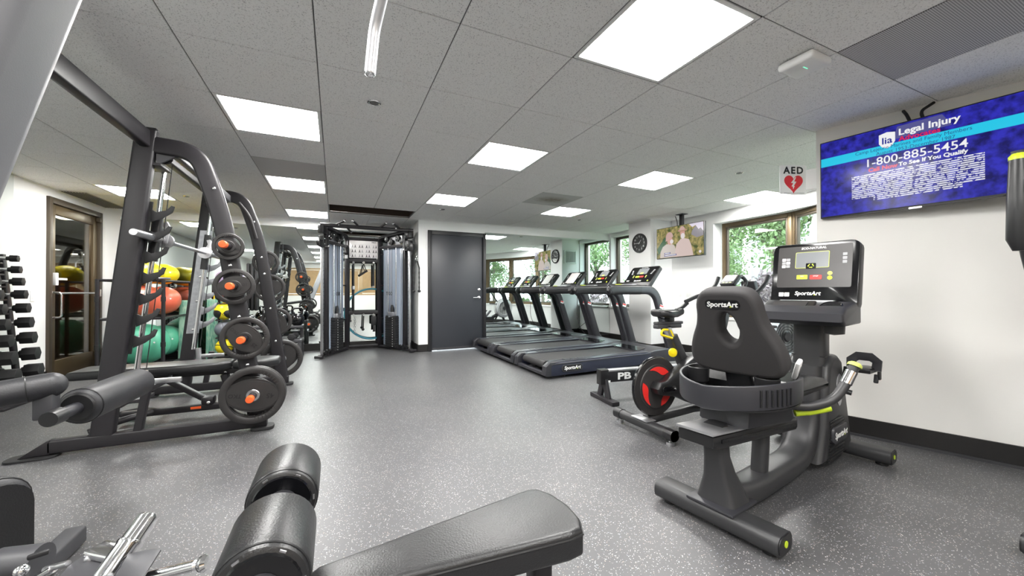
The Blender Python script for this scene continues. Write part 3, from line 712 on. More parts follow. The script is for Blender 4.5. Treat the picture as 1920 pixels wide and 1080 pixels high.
    for a in (-.13, .12):
        for t in (.185, .21): part(con, 'speed_button', B().prism(circ(.011, 12), P(a, t, .004), e1, e2, n, .003), 'lime_dull')
    for a in (-.19, .19):
        for k in range(4): part(con, 'key', B().prism(rrect(.03, .016, .003), P(a + k * .008 * (1 if a > 0 else -1), .25 + k * .022, .0035), e1, e2, n, .002), 'print_grey')
    sportsart(con, .035, P(0, .118, .003), e1, e2); letters(con, 'ECO-NATURAL', .02, P(0, .37, .003), e1, e2, 'white')
    part(con, 'key_tag', B().prism(rrect(.05, .022, .003), P(-.2, .118, .003), e1, e2, n, .002), 'white'); part(con, 'usb_port', B().prism(circ(.012, 14), P(.2, .118, .003), e1, e2, n, .002), 'lime')
    tr = part(o, 'tray', B().box((1.66, 0, 1.115), (.16, .52, .03), .01), 'plastic'); part(tr, 'tray_liner', B().box((1.62, .2, 1.136), (.06, .08, .016), .006), 'lime')
    part(tr, 'heart_sensor', B().bx((1.60, -.12, 1.125), (1.68, .12, 1.14), .006), 'alu')
    if paper:
        part(con, 'paper_notice', B().prism([(-.15, .12), (.14, .11), (.15, .36), (-.14, .37)], P(0, 0, .006), e1, e2, n, .001), 'paper', 'sheet of paper taped over the screen')
    bd = part(o, 'badge', B().prism(rrect(.30, .085, .04, 5), (.36, -.434, .115), (1, 0, 0), (0, 0, 1), (0, -1, 0), .01, .003), 'powder_grey')
    part(bd, 'badge_face', B().prism(rrect(.285, .072, .034, 5), (.36, -.4395, .115), (1, 0, 0), (0, 0, 1), (0, -1, 0), .002), 'frame_black'); sportsart(bd, .058, (.36, -.441, .118), (1, 0, 0), (0, 0, 1))
    for x in (.3, 1.9):
        for s in (-1, 1):
            b = B(); b.cyl((x, s * .34, 0), (x, s * .34, .015), .028, n=14); b.cyl((x, s * .34, .015), (x, s * .34, .06), .009, n=8); part(o, 'leveling_foot', b, 'rubber')
    return o
treadmill('nearest treadmill of the row, its side logo badge fully in view', 4.315)
t2_ = treadmill('middle treadmill of the row beneath the side window', 5.215)
t3_ = treadmill('treadmill next to the mirror with a paper sheet over its screen', 6.115, True)
def cord(t, pts):
    pts = fillet(pts, .15, 4); part(t, 'power_cord', B(t.location).tube(pts, .005, 7), 'rubber', 'thin black power cord')
cord(t3_, [(3.95, 5.70, .98), (3.93, 5.69, .5), (4.05, 5.665, .28), (4.45, 5.665, .13), (4.6, 5.68, .01)])
cord(t2_, [(4.3, 5.2, .06), (4.6, 5.2, .008), (4.75, 5.55, .01), (5.1, 5.75, .12), (5.39, 5.95, .42)])

# ------------------------------------------------------------------ recumbent bike
def recumbent():
    o = thing('recumbent_bike', 'black recumbent exercise bike in front of the big television', 'exercise bike', (1.55, 1.17, 0), radians(9))
    def stabil(name, x, hw, w=.125):
        p = part(o, name, B().sweep([(x, hw, .058), (x, -hw, .058)], rrect(w, .078, .03, 4), (0, 0, 1)), 'bike_grey')
        for s in (-1, 1):
            part(p, 'end_cap', B().prism(rrect(w - .01, .07, .028, 4), (x, s * hw, .058), (1, 0, 0), (0, 0, 1), (0, -1, 0), .008), 'plastic'); part(p, 'lime_dot', B().prism(circ(.013, 16), (x, s * (hw + .005), .06), (1, 0, 0), (0, 0, 1), (0, -1, 0), .004), 'lime')
            part(p, 'foot_pad', B().cyl((x, s * (hw - .05), 0), (x, s * (hw - .05), .022), .03), 'rubber')
    stabil('rear_stabilizer', 0, .27); stabil('front_stabilizer', 1.42, .30)
    part(o, 'rear_strut', B().sweep([(.06, 0, .085), (.055, 0, .13), (.035, 0, .22), (.015, 0, .30), (.0, 0, .45)], rrect(.18, .14, .035, 4), (1, 0, 0), scl=[(1.05, 1.3), (.92, 1.05), (.62, .75), (.5, .62), (.48, .6)]), 'bike_grey')
    part(o, 'strut_collar', B().box((.05, 0, .098), (.22, .21, .014), .006), 'plastic_grey')
    spine = fillet([(.08, 0, .12), (.28, 0, .078), (.99, 0, .085), (1.055, 0, .60)], [.12, .34], 9)
    part(o, 'main_frame', B().sweep(spine, rrect(.15, .105, .04, 4), (0, 0, 1)), 'bike_grey')
    part(o, 'seat_post', B().sweep([(.42, 0, .1), (.44, 0, .25), (.45, 0, .38)], rrect(.07, .075, .025), (1, 0, 0)), 'bike_grey')
    prof = [(.92, .06), (1.0, .26), (1.02, .46), (1.05, .60), (1.12, .655), (1.2, .66), (1.27, .62), (1.42, .15), (1.44, .06), (1.40, .04)]
    body = part(o, 'drive_housing', B().prism(prof, (0, 0, 0), (1, 0, 0), (0, 0, 1), (0, -1, 0), .22, .03, 4), 'bike_grey')
    vent = [(1.0, .06), (1.03, .24), (1.08, .29), (1.2, .30), (1.27, .26), (1.30, .2), (1.26, .09), (1.2, .05)]
    vp = part(body, 'vent_panel', B().prism(vent, (0, -.111, 0), (1, 0, 0), (0, 0, 1), (0, -1, 0), .006), 'plastic')
    for k in range(13):
        z = .065 + k * .018; x0 = 1.01 + k * .002; x1 = 1.235 + .05 * sin(k / 13 * pi)
        part(o, 'vent_rib', B().bx((x0, -.118, z), (x1, -.112, z + .008), .002), 'plastic')
    bd = part(body, 'badge', B().prism(rrect(.23, .095, .03, 4), (1.15, -.122, .205), (1, 0, 0), (0, 0, 1), (0, -1, 0), .02, .004), 'powder_grey'); sportsart(o, .05, (1.15, -.1335, .205), (1, 0, 0), (0, 0, 1))
    part(body, 'crank_recess', B().prism([(p[0] * .6 + 1.2, p[1] * 1.2 + .45) for p in circ(.08, 20)], (0, -.111, 0), (1, 0, 0), (0, 0, 1), (0, -1, 0), .004), 'alu')
    part(o, 'mast', B().sweep([(1.09, 0, .5), (1.11, 0, .66), (1.115, 0, .9)], rrect(.165, .11, .03, 4), (1, 0, 0)), 'bike_grey')
    part(o, 'mast_seam', B().box((1.112, 0, .655), (.113, .168, .006)), 'plastic')
    # console
    e1, e2 = V(0, -1, 0), V(.17, 0, .985).normalized(); n = e1.cross(e2); c0 = V(1.02, -.03, .945)
    P = lambda a, t, d=0: c0 + e1 * a + e2 * t + n * d
    con = part(o, 'console', B().prism(rrect(.43, .41, .045, 4), P(0, .195, -.035), e1, e2, n, .075, .014, 3), 'bike_grey')
    part(con, 'bezel', B().prism(rrect(.425, .39, .035, 4), P(0, .20, .002), e1, e2, n, .008, .003), 'plastic_gloss')
    part(con, 'fascia', B().prism(rrect(.365, .255, .008), P(0, .25, .0065), e1, e2, n, .003), 'face_grey')
    part(con, 'display_rim', B().prism(rrect(.168, .10, .006), P(-.005, .29, .0085), e1, e2, n, .002), 'lime_dull'); part(con, 'display', B().prism(rrect(.162, .094, .005), P(-.005, .29, .0095), e1, e2, n, .002), 'lcd')
    ic = part(con, 'recycle_icon', B().prism(rrect(.05, .034, .005), P(-.008, .252, .011), e1, e2, n, .002), 'plastic_gloss')
    for k in range(3):
        a = k * 2.094 + .5; part(ic, 'icon_arrow', B().prism([(-.008, -.002), (.004, -.002), (.004, -.005), (.009, 0), (.004, .005), (.004, .002), (-.008, .002)], P(-.008 + .012 * cos(a), .252 + .009 * sin(a), .0122), e1 * cos(a + 1.57) + e2 * sin(a + 1.57), e2 * cos(a + 1.57) - e1 * sin(a + 1.57), n, .001), 'lime')
    part(con, 'start_button', B().prism(rrect(.055, .026, .003), P(-.05, .185, .009), e1, e2, n, .003), 'lime'); part(con, 'stop_button', B().prism(rrect(.058, .026, .003), P(.018, .183, .009), e1, e2, n, .003), 'red')
    letters(con, 'GO', .011, P(-.05, .190, .011), e1, e2, 'white'); letters(con, 'STOP', .011, P(.018, .189, .011), e1, e2, 'white')
    for t, m_ in ((.205, 'lime_dull'), (.178, 'lime')): part(con, 'level_button', B().prism(circ(.012, 16), P(.085, t, .009), e1, e2, n, .003), m_)
    for i in range(2):
        for j in range(3): part(con, 'program_key', B().prism(rrect(.02, .017, .002), P(-.15 + i * .023, .255 + j * .021, .009), e1, e2, n, .002), 'print_grey' if (i + j) % 2 else 'white')
    for j in range(3): part(con, 'shortcut_key', B().prism(rrect(.02, .017, .002), P(.15, .27 + j * .022, .009), e1, e2, n, .002), 'print_grey')
    letters(con, 'ECO-NATURAL', .018, P(.0, .362, .0085), e1, e2, 'white', shear=.15, bold=.0004)
    sportsart(con, .032, P(-.02, .085, .0065), e1, e2)
    for a in (-.155, -.125): part(con, 'info_tag', B().prism(rrect(.026, .024, .002), P(a, .078, .007), e1, e2, n, .002), 'white')
    part(con, 'reading_ledge', B().box(P(-.02, .035, .012), (.03, .27, .018), .004), 'alu')
    # tray with a cup holder below the console
    tp = [(1.10, .86), (.84, .855), (.80, .88), (.80, .925), (.86, .96), (1.03, .985), (1.10, .98)]
    tray = part(o, 'accessory_tray', B().prism(tp, (0, -.03, 0), (1, 0, 0), (0, 0, 1), (0, -1, 0), .42, .018, 3), 'plastic_grey')
    tn = V(-.14, 0, .99).normalized(); te = V(.99, 0, .14).normalized(); tc_ = lambda a, t, d: V(.905, -.03, .952) + V(0, -1, 0) * a + te * t + tn * d * .0
    part(tray, 'tray_rim', B().prism(rrect(.25, .115, .012), V(.88, .035, .957), (0, -1, 0), V(.86, 0, .5), V(0, -1, 0).cross(V(.86, 0, .5)), .012, .003), 'plastic')
    part(tray, 'tray_mat', B().prism(rrect(.17, .075, .004), V(.877, .03, .9635), (0, -1, 0), V(.86, 0, .5), V(0, -1, 0).cross(V(.86, 0, .5)), .006), 'face_grey')
    ax = V(0, -1, 0).cross(V(.86, 0, .5)).normalized()
    part(tray, 'cup_holder', B().lathe([(.052, .008), (.047, .012), (.042, .008), (.040, -.06), (0, -.06)], V(.885, -.165, .955), ax, 28), 'plastic_gloss')
    part(tray, 'cup_well', B().lathe([(.05, .0), (.046, -.09), (0, -.1)], V(.93, -.165, .90), (0, 0, 1), 24), 'plastic')
    # seat rail, carriage, seat, backrest
    part(o, 'seat_rail', B().prism([(-.16, .445), (-.16, .40), (-.12, .385), (.66, .31), (.68, .32), (.68, .365), (.66, .375)], (0, 0, 0), (1, 0, 0), (0, 0, 1), (0, -1, 0), .16, .01, 2), 'plastic')
    part(o, 'rail_cover', B().prism([(-.17, .452), (.1, .427), (.1, .437), (-.17, .462)], (0, 0, 0), (1, 0, 0), (0, 0, 1), (0, -1, 0), .17, .004), 'alu')
    for s in (-1, 1): part(o, 'rail_slot', B().prism([(-.1, .41), (.64, .335), (.64, .35), (-.1, .425)], (0, s * .081, 0), (1, 0, 0), (0, 0, 1), (0, -1, 0), .004), 'plastic_gloss')
    part(o, 'carriage', B().prism([(.06, .44), (.08, .56), (.5, .55), (.55, .40), (.5, .385)], (0, 0, 0), (1, 0, 0), (0, 0, 1), (0, -1, 0), .23, .02, 2), 'plastic_grey')
    part(o, 'seat', B().prism([(.24, .56), (.23, .60), (.27, .635), (.52, .635), (.70, .60), (.74, .57), (.70, .545), (.3, .545)], (0, 0, 0), (1, 0, 0), (0, 0, 1), (0, -1, 0), .42, .035, 4), 'vinyl')
    half = [(.0, .018), (.11, .02), (.165, .03), (.186, .06), (.183, .11), (.163, .17), (.135, .23), (.12, .29), (.115, .34), (.10, .375), (.075, .392), (.0, .395)]
    out = []
    full_ = half + [(-x, y) for x, y in half[-2:0:-1]]
    for i in range(len(full_)):   # smooth the outline
        p0, p1, p2, p3 = [V(*full_[(i + k) % len(full_)], 0) for k in (-1, 0, 1, 2)]
        for t in (0, .33, .66):
            out.append(tuple((.5 * ((2 * p1) + (-p0 + p2) * t + (2 * p0 - 5 * p1 + 4 * p2 - p3) * t * t + (-p0 + 3 * p1 - 3 * p2 + p3) * t ** 3))[:2]))
    hole = [(.062 * cos(a) * (1.0 if sin(a) > 0 else 1.08), .230 + .098 * sin(a)) for a in [2 * pi * k / 32 for k in range(32)]]
    e2b = V(-.32, 0, .947).normalized(); e1b = V(0, -1, 0); nb = e1b.cross(e2b); cb = V(.20, -.015, .665)
    bb = B(); add_mesh(bb, curve_mesh([out, hole], .042, .024, 4), basis(cb, e1b, e2b)); part(o, 'backrest', bb, 'foam')
    PB = lambda a, t, d: cb + e1b * a + e2b * t + nb * d
    pl = part(o, 'logo_plate', B().prism(rrect(.155, .045, .02, 5), PB(-.005, .352, .043), e1b, e2b, nb, .008, .002), 'plastic_gloss'); sportsart(pl, .034, PB(-.005, .353, .0475), e1b, e2b)
    part(o, 'backrest_bracket', B().sweep(fillet([(.3, 0, .52), (.24, 0, .58), (.20, 0, .70)], .05), rrect(.12, .03, .01), (1, 0, 0)), 'plastic')
    # wrap-around basket
    path = [(.22 - .31 * sin(a) * (1.0), -.232 * cos(a), .585 + .022 * abs(cos(a))) for a in [radians(-22 + k * (224 / 40)) for k in range(41)]]
    part(o, 'basket', B().sweep(path, rrect(.012, .105, .005), (0, 0, 1)), 'plastic_grey')
    part(o, 'basket_floor', B().prism([(p[0], p[1]) for p in path], (0, 0, .545), (1, 0, 0), (0, 1, 0), (0, 0, 1), .008), 'plastic')
    for k in range(7):
        a = radians(10 + k * 5); part(o, 'basket_rib', B().sweep([(.22 - .318 * sin(a), -.240 * cos(a), .565), (.22 - .318 * sin(a), -.240 * cos(a), .635)], rrect(.008, .008, .003), (1, 0, 0)), 'plastic')
    for s in (-1, 1): part(o, 'bottle_cup', B().lathe([(.03, .585), (.046, .60), (.05, .665), (.046, .668), (.04, .61), (0, .60)], (.14, s * .155, 0), n=20), 'plastic')
    part(o, 'remote_holder', B().box((.33, -.20, .69), (.045, .02, .10), .008, rot=(.35, -.5, 0)), 'white'); part(o, 'remote', B().box((.355, -.193, .675), (.03, .018, .09), .006, rot=(.35, -.5, 0)), 'plastic_gloss')
    for s in (-1, 1):
        hp = fillet([(.34, s * .13, .52), (.40, s * .21, .505), (.49, s * .285, .54), (.55, s * .315, .62), (.585, s * .335, .695)], [.05, .06, .06], 5)
        h = part(o, 'side_handle', B().tube(hp, .021, 14), 'bike_grey'); part(h, 'pulse_sensor', B().tube([(.548, s * .314, .618), (.574, s * .329, .672)], .0235, 16), 'chrome')
        part(h, 'handle_cap', B().lathe([(.028, 0), (.027, .012), (.018, .02), (0, .021)], hp[-1], (hp[-1] - hp[-3]), 18), 'lime_dull'); part(h, 'bolt', B().cyl((.545, s * .30, .585), (.55, s * .335, .578), .012), 'plastic')
        part(o, 'adjust_lever', B().tube(fillet([(.40, s * .165, .468), (.45, s * .22, .487), (.49, s * .272, .508)], .05), .020, 12, scl=[.75, .9, 1, 1, 1, 1, 1, .9]), 'lime')
    # cranks and pedals
    for s, a in ((-1, radians(60)), (1, radians(240))):
        c = V(1.20, s * .13, .45); e = c + V(.15 * cos(a), 0, .15 * sin(a)); part(o, 'crank', B().sweep([c, e], rrect(.022, .035, .008), (0, 1, 0)), 'plastic')
        pc = e + V(0, s * .075, 0); pd = part(o, 'pedal', B().prism([(-.07, -.045), (.06, -.05), (.085, 0), (.06, .05), (-.07, .045)], pc, (1, 0, 0), (0, 1, 0), (0, 0, 1), .028, .006), 'plastic')
        part(pd, 'pedal_strap', B().sweep([pc + V(.0, -.055, 0), pc + V(.01, -.058, .05), pc + V(.01, -.03, .075), pc + V(.01, .03, .075), pc + V(.01, .058, .05), pc + V(0, .055, 0)], rrect(.05, .006, .002), (0, 0, 1)), 'plastic_grey')
        part(pd, 'pedal_axle', B().cyl(e, pc, .012), 'steel'); part(pd, 'strap_buckle', B().box(pc + V(.03, s * .062, -.03), (.03, .014, .05), .004), 'plastic')
        part(pd, 'pedal_weight', B().box(pc + V(.02, s * .05, -.05), (.02, .02, .05), .004, rot=(0, .4, 0)), 'rubber')
    return o
recumbent()

# ------------------------------------------------------------------ spin bike
def spin_bike():
    o = thing('spin_bike', 'spin bike with red and black rear flywheel and yellow adjuster knobs', 'exercise bike', (2.07, 2.15, 0))
    def bar(nm, x, hw):
        p = part(o, nm, B().sweep([(x, hw, .068), (x, -hw, .068)], rrect(.075, .07, .03, 4), (0, 0, 1)), 'bike_grey')
        for s in (-1, 1):
            part(p, 'end_cap', B().sweep([(x, s * hw, .068), (x, s * (hw - .07), .068)], rrect(.082, .077, .034, 4), (0, 0, 1)), 'plastic'); b = B(); b.cyl((x, s * (hw - .04), 0), (x, s * (hw - .04), .02), .028, n=16); b.cyl((x, s * (hw - .04), .02), (x, s * (hw - .04), .05), .01, n=10); part(p, 'leveling_foot', b, 'steel')
        part(p, 'mount_plate', B().box((x, 0, .105), (.09, .16, .008), .002), 'alu')
    bar('rear_stabilizer', 0, .29); bar('front_stabilizer', 1.06, .27)
    part(o, 'base_tube', B().sweep([(.03, 0, .09), (.5, 0, .115), (1.04, 0, .09)], rrect(.075, .06, .02), (0, 0, 1)), 'bike_grey')
    part(o, 'wheel_bracket', B().prism([(.02, .1), (.1, .14), (.2, .30), (.26, .28), (.18, .12), (.2, .1)], (0, 0, 0), (1, 0, 0), (0, 0, 1), (0, -1, 0), .05, .006), 'plastic')
    yw = -.02; c = V(.10, yw, .335)
    fw = part(o, 'flywheel', B().lathe([(.0, .022), (.16, .022), (.165, .016), (.212, .016), (.216, .008), (.216, -.008), (.212, -.016), (.165, -.016), (.16, -.022), (0, -.022)], c, (0, 1, 0), 48), 'plate_iron')
    part(fw, 'rim', B().torus(c, .208, .014, (0, 1, 0), 48, 10), 'plastic_gloss')
    for s in (-1, 1):
        part(fw, 'wheel_face', B().lathe([(.155, 0), (.155, .002), (0, .002)], c + V(0, s * .0225, 0), (0, s, 0), 40), 'face_grey')
        for k in range(3):
            a0 = k * 2.094 + .75; arc = []
            for i in range(13):
                a = a0 + 1.35 * i / 12; arc.append((.148 * cos(a), .148 * sin(a)))
            for i in range(12, -1, -1):
                a = a0 + 1.35 * i / 12; r = .148 - .052 * sin(pi * (i / 12) ** .6) - .002; arc.append((r * cos(a), r * sin(a)))
            part(fw, 'red_arc', B().prism(arc, c + V(0, s * .0255, 0), (1, 0, 0), (0, 0, 1), (0, -1, 0), .003), 'red')
    fair = [(.04, .30), (.02, .34), (.05, .385), (.12, .39), (.26, .47), (.42, .55), (.56, .56), (.72, .50), (.80, .40), (.80, .24), (.70, .15), (.55, .13), (.36, .20), (.2, .27), (.1, .285)]
    fr = part(o, 'drive_guard', B().prism(fair, (0, -.085, 0), (1, 0, 0), (0, 0, 1), (0, -1, 0), .09, .02, 3), 'plastic')
    part(fr, 'guard_plate', B().prism(rrect(.13, .05, .024, 4), (.12, -.134, .335), (1, 0, 0), (0, 0, 1), (0, -1, 0), .012, .003), 'plastic_gloss'); sportsart(fr, .05, (.42, -.1315, .385), V(.96, 0, .16), V(-.16, 0, .96))
    part(fr, 'guard_bolt', B().lathe([(.007, 0), (.006, -.004), (0, -.005)], (.175, -.1405, .335), (0, 1, 0), 12), 'chrome'); part(fr, 'crank_ring', B().torus((.6, -.1315, .32), .085, .008, (0, 1, 0), 32, 8), 'face_grey')
    part(o, 'frame_beam', B().sweep([(.1, .02, .335), (.45, .0, .36), (.8, 0, .36)], rrect(.07, .10, .02), (0, 0, 1)), 'plastic')
    part(o, 'front_fork', B().sweep([(1.04, 0, .1), (.78, 0, .42), (.82, 0, .6)], rrect(.08, .07, .02), (1, 0, 0)), 'bike_grey')
    st = part(o, 'seat_tube', B().sweep([(.46, 0, .40), (.29, 0, .695)], rrect(.075, .075, .015), (1, 0, 0)), 'bike_grey')
    part(o, 'seat_post', B().sweep([(.30, 0, .66), (.235, 0, .775)], rrect(.05, .05, .01), (1, 0, 0)), 'steel')
    b = B(); b.box((.25, 0, .775), (.25, .05, .03), .006); b.box((.26, 0, .80), (.27, .045, .022), .006); part(o, 'seat_slider', b, 'powder_grey')
    half = [(-.145, .0), (-.14, .05), (-.10, .085), (-.04, .08), (.02, .045), (.08, .028), (.135, .022), (.15, .0)]
    sp = half + [(x, -y) for x, y in half[-2:0:-1]]
    sb = B().prism(sp, (.27, 0, .868), (1, 0, 0), (0, 1, 0), (0, 0, 1), .055, .022, 4)
    sb.v = [(x, y, z + (.016 if x > .36 else 0) + (.012 * max(0, (.22 - x)) / .08)) for x, y, z in sb.v]
    sd = part(o, 'saddle', sb, 'vinyl'); part(sd, 'saddle_panel', B().prism([(p[0] * .75, p[1] * .6) for p in sp], (.26, 0, .897), (1, 0, 0), (0, 1, 0), (0, 0, 1), .008, .003), 'vinyl_grey')
    part(sd, 'saddle_rail', B().tube(fillet([(.17, .03, .855), (.24, .03, .825), (.33, .03, .83), (.39, .01, .86)], .03), .005, 8), 'rubber'); part(sd, 'saddle_clamp', B().box((.27, 0, .827), (.05, .06, .035), .008), 'plastic')
    part(o, 'slider_lever', B().tube(fillet([(.22, -.03, .75), (.17, -.035, .755), (.15, -.035, .74), (.15, -.035, .715), (.26, -.035, .685)], .012), .009, 10), 'yellow')
    part(o, 'slider_lever', B().lathe([(.01, 0), (.01, .03), (.026, .032), (.032, .045), (.030, .07), (0, .075)], (.31, 0, .59), (-.7, -.55, -.25), 18), 'yellow')
    part(o, 'height_scale', B().prism([(-.009, -.03), (.009, -.03), (.009, .03), (-.009, .03)], (.268, -.0262, .722), (1, 0, 0), (-.5, 0, .86), (0, -1, 0), .001), 'yellow')
    # handlebars
    part(o, 'head_tube', B().sweep([(.80, 0, .56), (.93, 0, .95)], rrect(.07, .07, .015), (1, 0, 0)), 'bike_grey'); part(o, 'handle_post', B().sweep([(.92, 0, .92), (.95, 0, 1.04)], rrect(.045, .045, .01), (1, 0, 0)), 'steel')
    hb = part(o, 'handlebar', B().tube(fillet([(.72, .235, .95), (.86, .225, 1.0), (.96, .18, 1.02), (.96, -.18, 1.02), (.86, -.225, 1.0), (.72, -.235, .95)], .05, 6), .017, 12), 'vinyl_grey')
    for s in (-1, 1):
        part(hb, 'bar_end', B().tube(fillet([(.93, s * .2, 1.02), (1.0, s * .215, 1.03), (1.10, s * .22, 1.11), (1.13, s * .22, 1.17)], .05), .017, 12), 'vinyl_grey'); part(hb, 'drop_grip', B().tube(fillet([(.75, s * .24, .94), (.70, s * .25, .90), (.62, s * .25, .875)], .04), .016, 12), 'vinyl_grey')
        part(hb, 'aero_grip', B().tube(fillet([(.98, s * .05, 1.03), (1.08, s * .05, 1.06), (1.12, s * .05, 1.13), (1.05, s * .05, 1.17)], .06), .016, 12), 'bike_grey')
    e1, e2 = V(0, -1, 0), V(.75, 0, .66).normalized(); n = e1.cross(e2); cc = V(.98, 0, 1.13)
    cn = part(o, 'console', B().prism(rrect(.13, .12, .012), cc, e1, e2, n, .035, .006), 'plastic'); part(cn, 'display', B().prism(rrect(.1, .075, .004), cc + n * .0185 + e2 * .014, e1, e2, n, .003), 'lcd_pale')
    for k in range(3): part(cn, 'key', B().prism(rrect(.02, .01, .003), cc + n * .0185 - e2 * .042 + e1 * (k - 1) * .03, e1, e2, n, .003), 'lime_dull')
    part(cn, 'hanger_ring', B().torus(cc + e2 * .07 + V(.02, 0, .01), .014, .004, (1, 0, .3), 18, 8), 'steel'); part(cn, 'console_neck', B().cyl((.95, 0, 1.03), (.975, 0, 1.12), .018), 'plastic')
    for s, a in ((-1, radians(20)), (1, radians(200))):
        c = V(.6, s * .14, .32); e = c + V(.17 * cos(a), 0, .17 * sin(a)); part(o, 'crank', B().sweep([c, e], rrect(.018, .03, .006), (0, 1, 0)), 'steel'); pc = e + V(0, s * .06, 0)
        pd = part(o, 'pedal', B().box(pc, (.1, .085, .025), .006), 'plastic'); part(pd, 'toe_cage', B().sweep([pc + V(-.01, -.045, 0), pc + V(.06, -.045, .06), pc + V(.09, 0, .07), pc + V(.06, .045, .06), pc + V(-.01, .045, 0)], rrect(.03, .006, .002), (0, 0, 1)), 'alu')
    part(o, 'brake_knob', B().lathe([(.012, 0), (.012, .05), (.022, .055), (.02, .08), (0, .085)], (.83, 0, .66), (-.5, 0, .86), 16), 'red')
    return o
spin_bike()

# ------------------------------------------------------------------ rowing machine
def rower():
    ang = atan2(2.65 - 2.93, 4.6 - 2.3); o = thing('rowing_machine', 'rowing machine with a low black rail and round fan housing by the window', 'rowing machine', (2.30, 2.93, 0), ang)
    rl = part(o, 'rail', B().bx((.03, -.028, .175), (2.0, .028, .275), .006), 'frame_black'); part(rl, 'rail_top', B().bx((.02, -.034, .275), (2.0, .034, .295), .005), 'alu')
    letters(rl, 'PB', .088, (.235, -.0288, .225), (1, 0, 0), (0, 0, 1), 'white', bold=.003, sx=1.6)
    part(rl, 'rail_cap', B().prism([(-.03, .16), (-.03, .30), (.06, .30), (.05, .16)], (0, 0, 0), (1, 0, 0), (0, 0, 1), (0, -1, 0), .085, .01), 'plastic')
    part(rl, 'cap_mark', B().box((.045, -.0295, .185), (.07, .003, .02), .001), 'white')
    for s in (-1, 1): part(o, 'rear_leg', B().sweep([(.03, s * .015, .2), (.03, s * .075, .03)], rrect(.07, .03, .006), (1, 0, 0)), 'powder')
    part(o, 'rear_foot', B().bx((-.01, -.20, 0), (.07, .20, .04), .008), 'powder')
    st = part(o, 'seat', B().prism([(p[0], p[1]) for p in rrect(.22, .32, .08, 5)], (1.15, 0, .36), (1, 0, 0), (0, 1, 0), (0, 0, 1), .04, .015, 3), 'vinyl'); part(st, 'seat_carriage', B().bx((1.07, -.05, .29), (1.23, .05, .345), .008), 'plastic')
    part(o, 'front_boom', B().sweep([(1.9, 0, .24), (2.12, 0, .34), (2.3, 0, .5)], rrect(.07, .09, .015), (0, 0, 1)), 'powder')
    c = V(2.32, 0, .53)
    fan = part(o, 'fan_housing', B().lathe([(.27, -.09), (.285, -.06), (.285, .06), (.27, .09), (.2, .1), (.19, .085), (.19, -.085), (.2, -.1), (.27, -.09)], c, (0, 1, 0), 44), 'alu')
    part(fan, 'fan_rim', B().torus(c, .287, .012, (0, 1, 0), 44, 8), 'white'); part(fan, 'fan_hub', B().lathe([(.06, -.09), (.05, -.1), (.0, -.1)], c, (0, 1, 0), 24), 'powder'); part(fan, 'fan_hub_far', B().lathe([(.06, .09), (.05, .1), (.0, .1)], c, (0, 1, 0), 24), 'powder')
    part(fan, 'fan_screen', B().lathe([(.195, -.06), (0, -.06), (0, .06), (.195, .06)], c, (0, 1, 0), 40), 'perforated')
    for k in range(4): part(fan, 'guard_ring', B().torus(c + V(0, -.085, 0), .08 + k * .03, .004, (0, 1, 0), 32, 6), 'powder')
    part(o, 'front_leg', B().sweep([(2.2, 0, .4), (2.45, 0, .03)], rrect(.06, .05, .01), (1, 0, 0)), 'powder'); part(o, 'front_foot', B().bx((2.41, -.25, 0), (2.49, .25, .045), .01), 'powder'); part(o, 'front_leg', B().sweep([(2.15, 0, .36), (1.95, 0, .03)], rrect(.05, .04, .01), (1, 0, 0)), 'powder'); part(o, 'middle_foot', B().bx((1.91, -.2, 0), (1.98, .2, .04), .01), 'powder')
    for s in (-1, 1):
        f_ = part(o, 'foot_plate', B().box((1.72, s * .13, .36), (.02, .11, .30), .006, rot=(0, radians(42), 0)), 'plastic_grey'); part(f_, 'foot_strap', B().sweep([(1.66, s * .13 - .06, .38), (1.62, s * .13 - .03, .42), (1.62, s * .13 + .03, .42), (1.66, s * .13 + .06, .38)], rrect(.04, .004, .001), (0, 0, 1)), 'rubber')
        for k in range(3): part(f_, 'heel_hole', B().cyl((1.66 + k * .025, s * .13, .32 + k * .03), (1.67 + k * .025, s * .13, .31 + k * .03), .008, n=10), 'frame_black')
    part(o, 'monitor_arm', B().tube([(2.2, 0, .62), (1.9, 0, 1.0)], .02, 10), 'powder'); mo = part(o, 'monitor', B().box((1.88, 0, 1.07), (.05, .17, .18), .015, rot=(0, -.35, 0)), 'plastic'); part(mo, 'display', B().box((1.852, 0, 1.085), (.006, .12, .09), .002, rot=(0, -.35, 0)), 'lcd_pale')
    part(o, 'pull_handle', B().tube([(1.98, -.22, .66), (1.97, 0, .66), (1.98, .22, .66)], .015, 10), 'foam'); part(o, 'chain', B().cyl((1.97, 0, .66), (2.2, 0, .58), .005, n=8), 'steel')
rower()

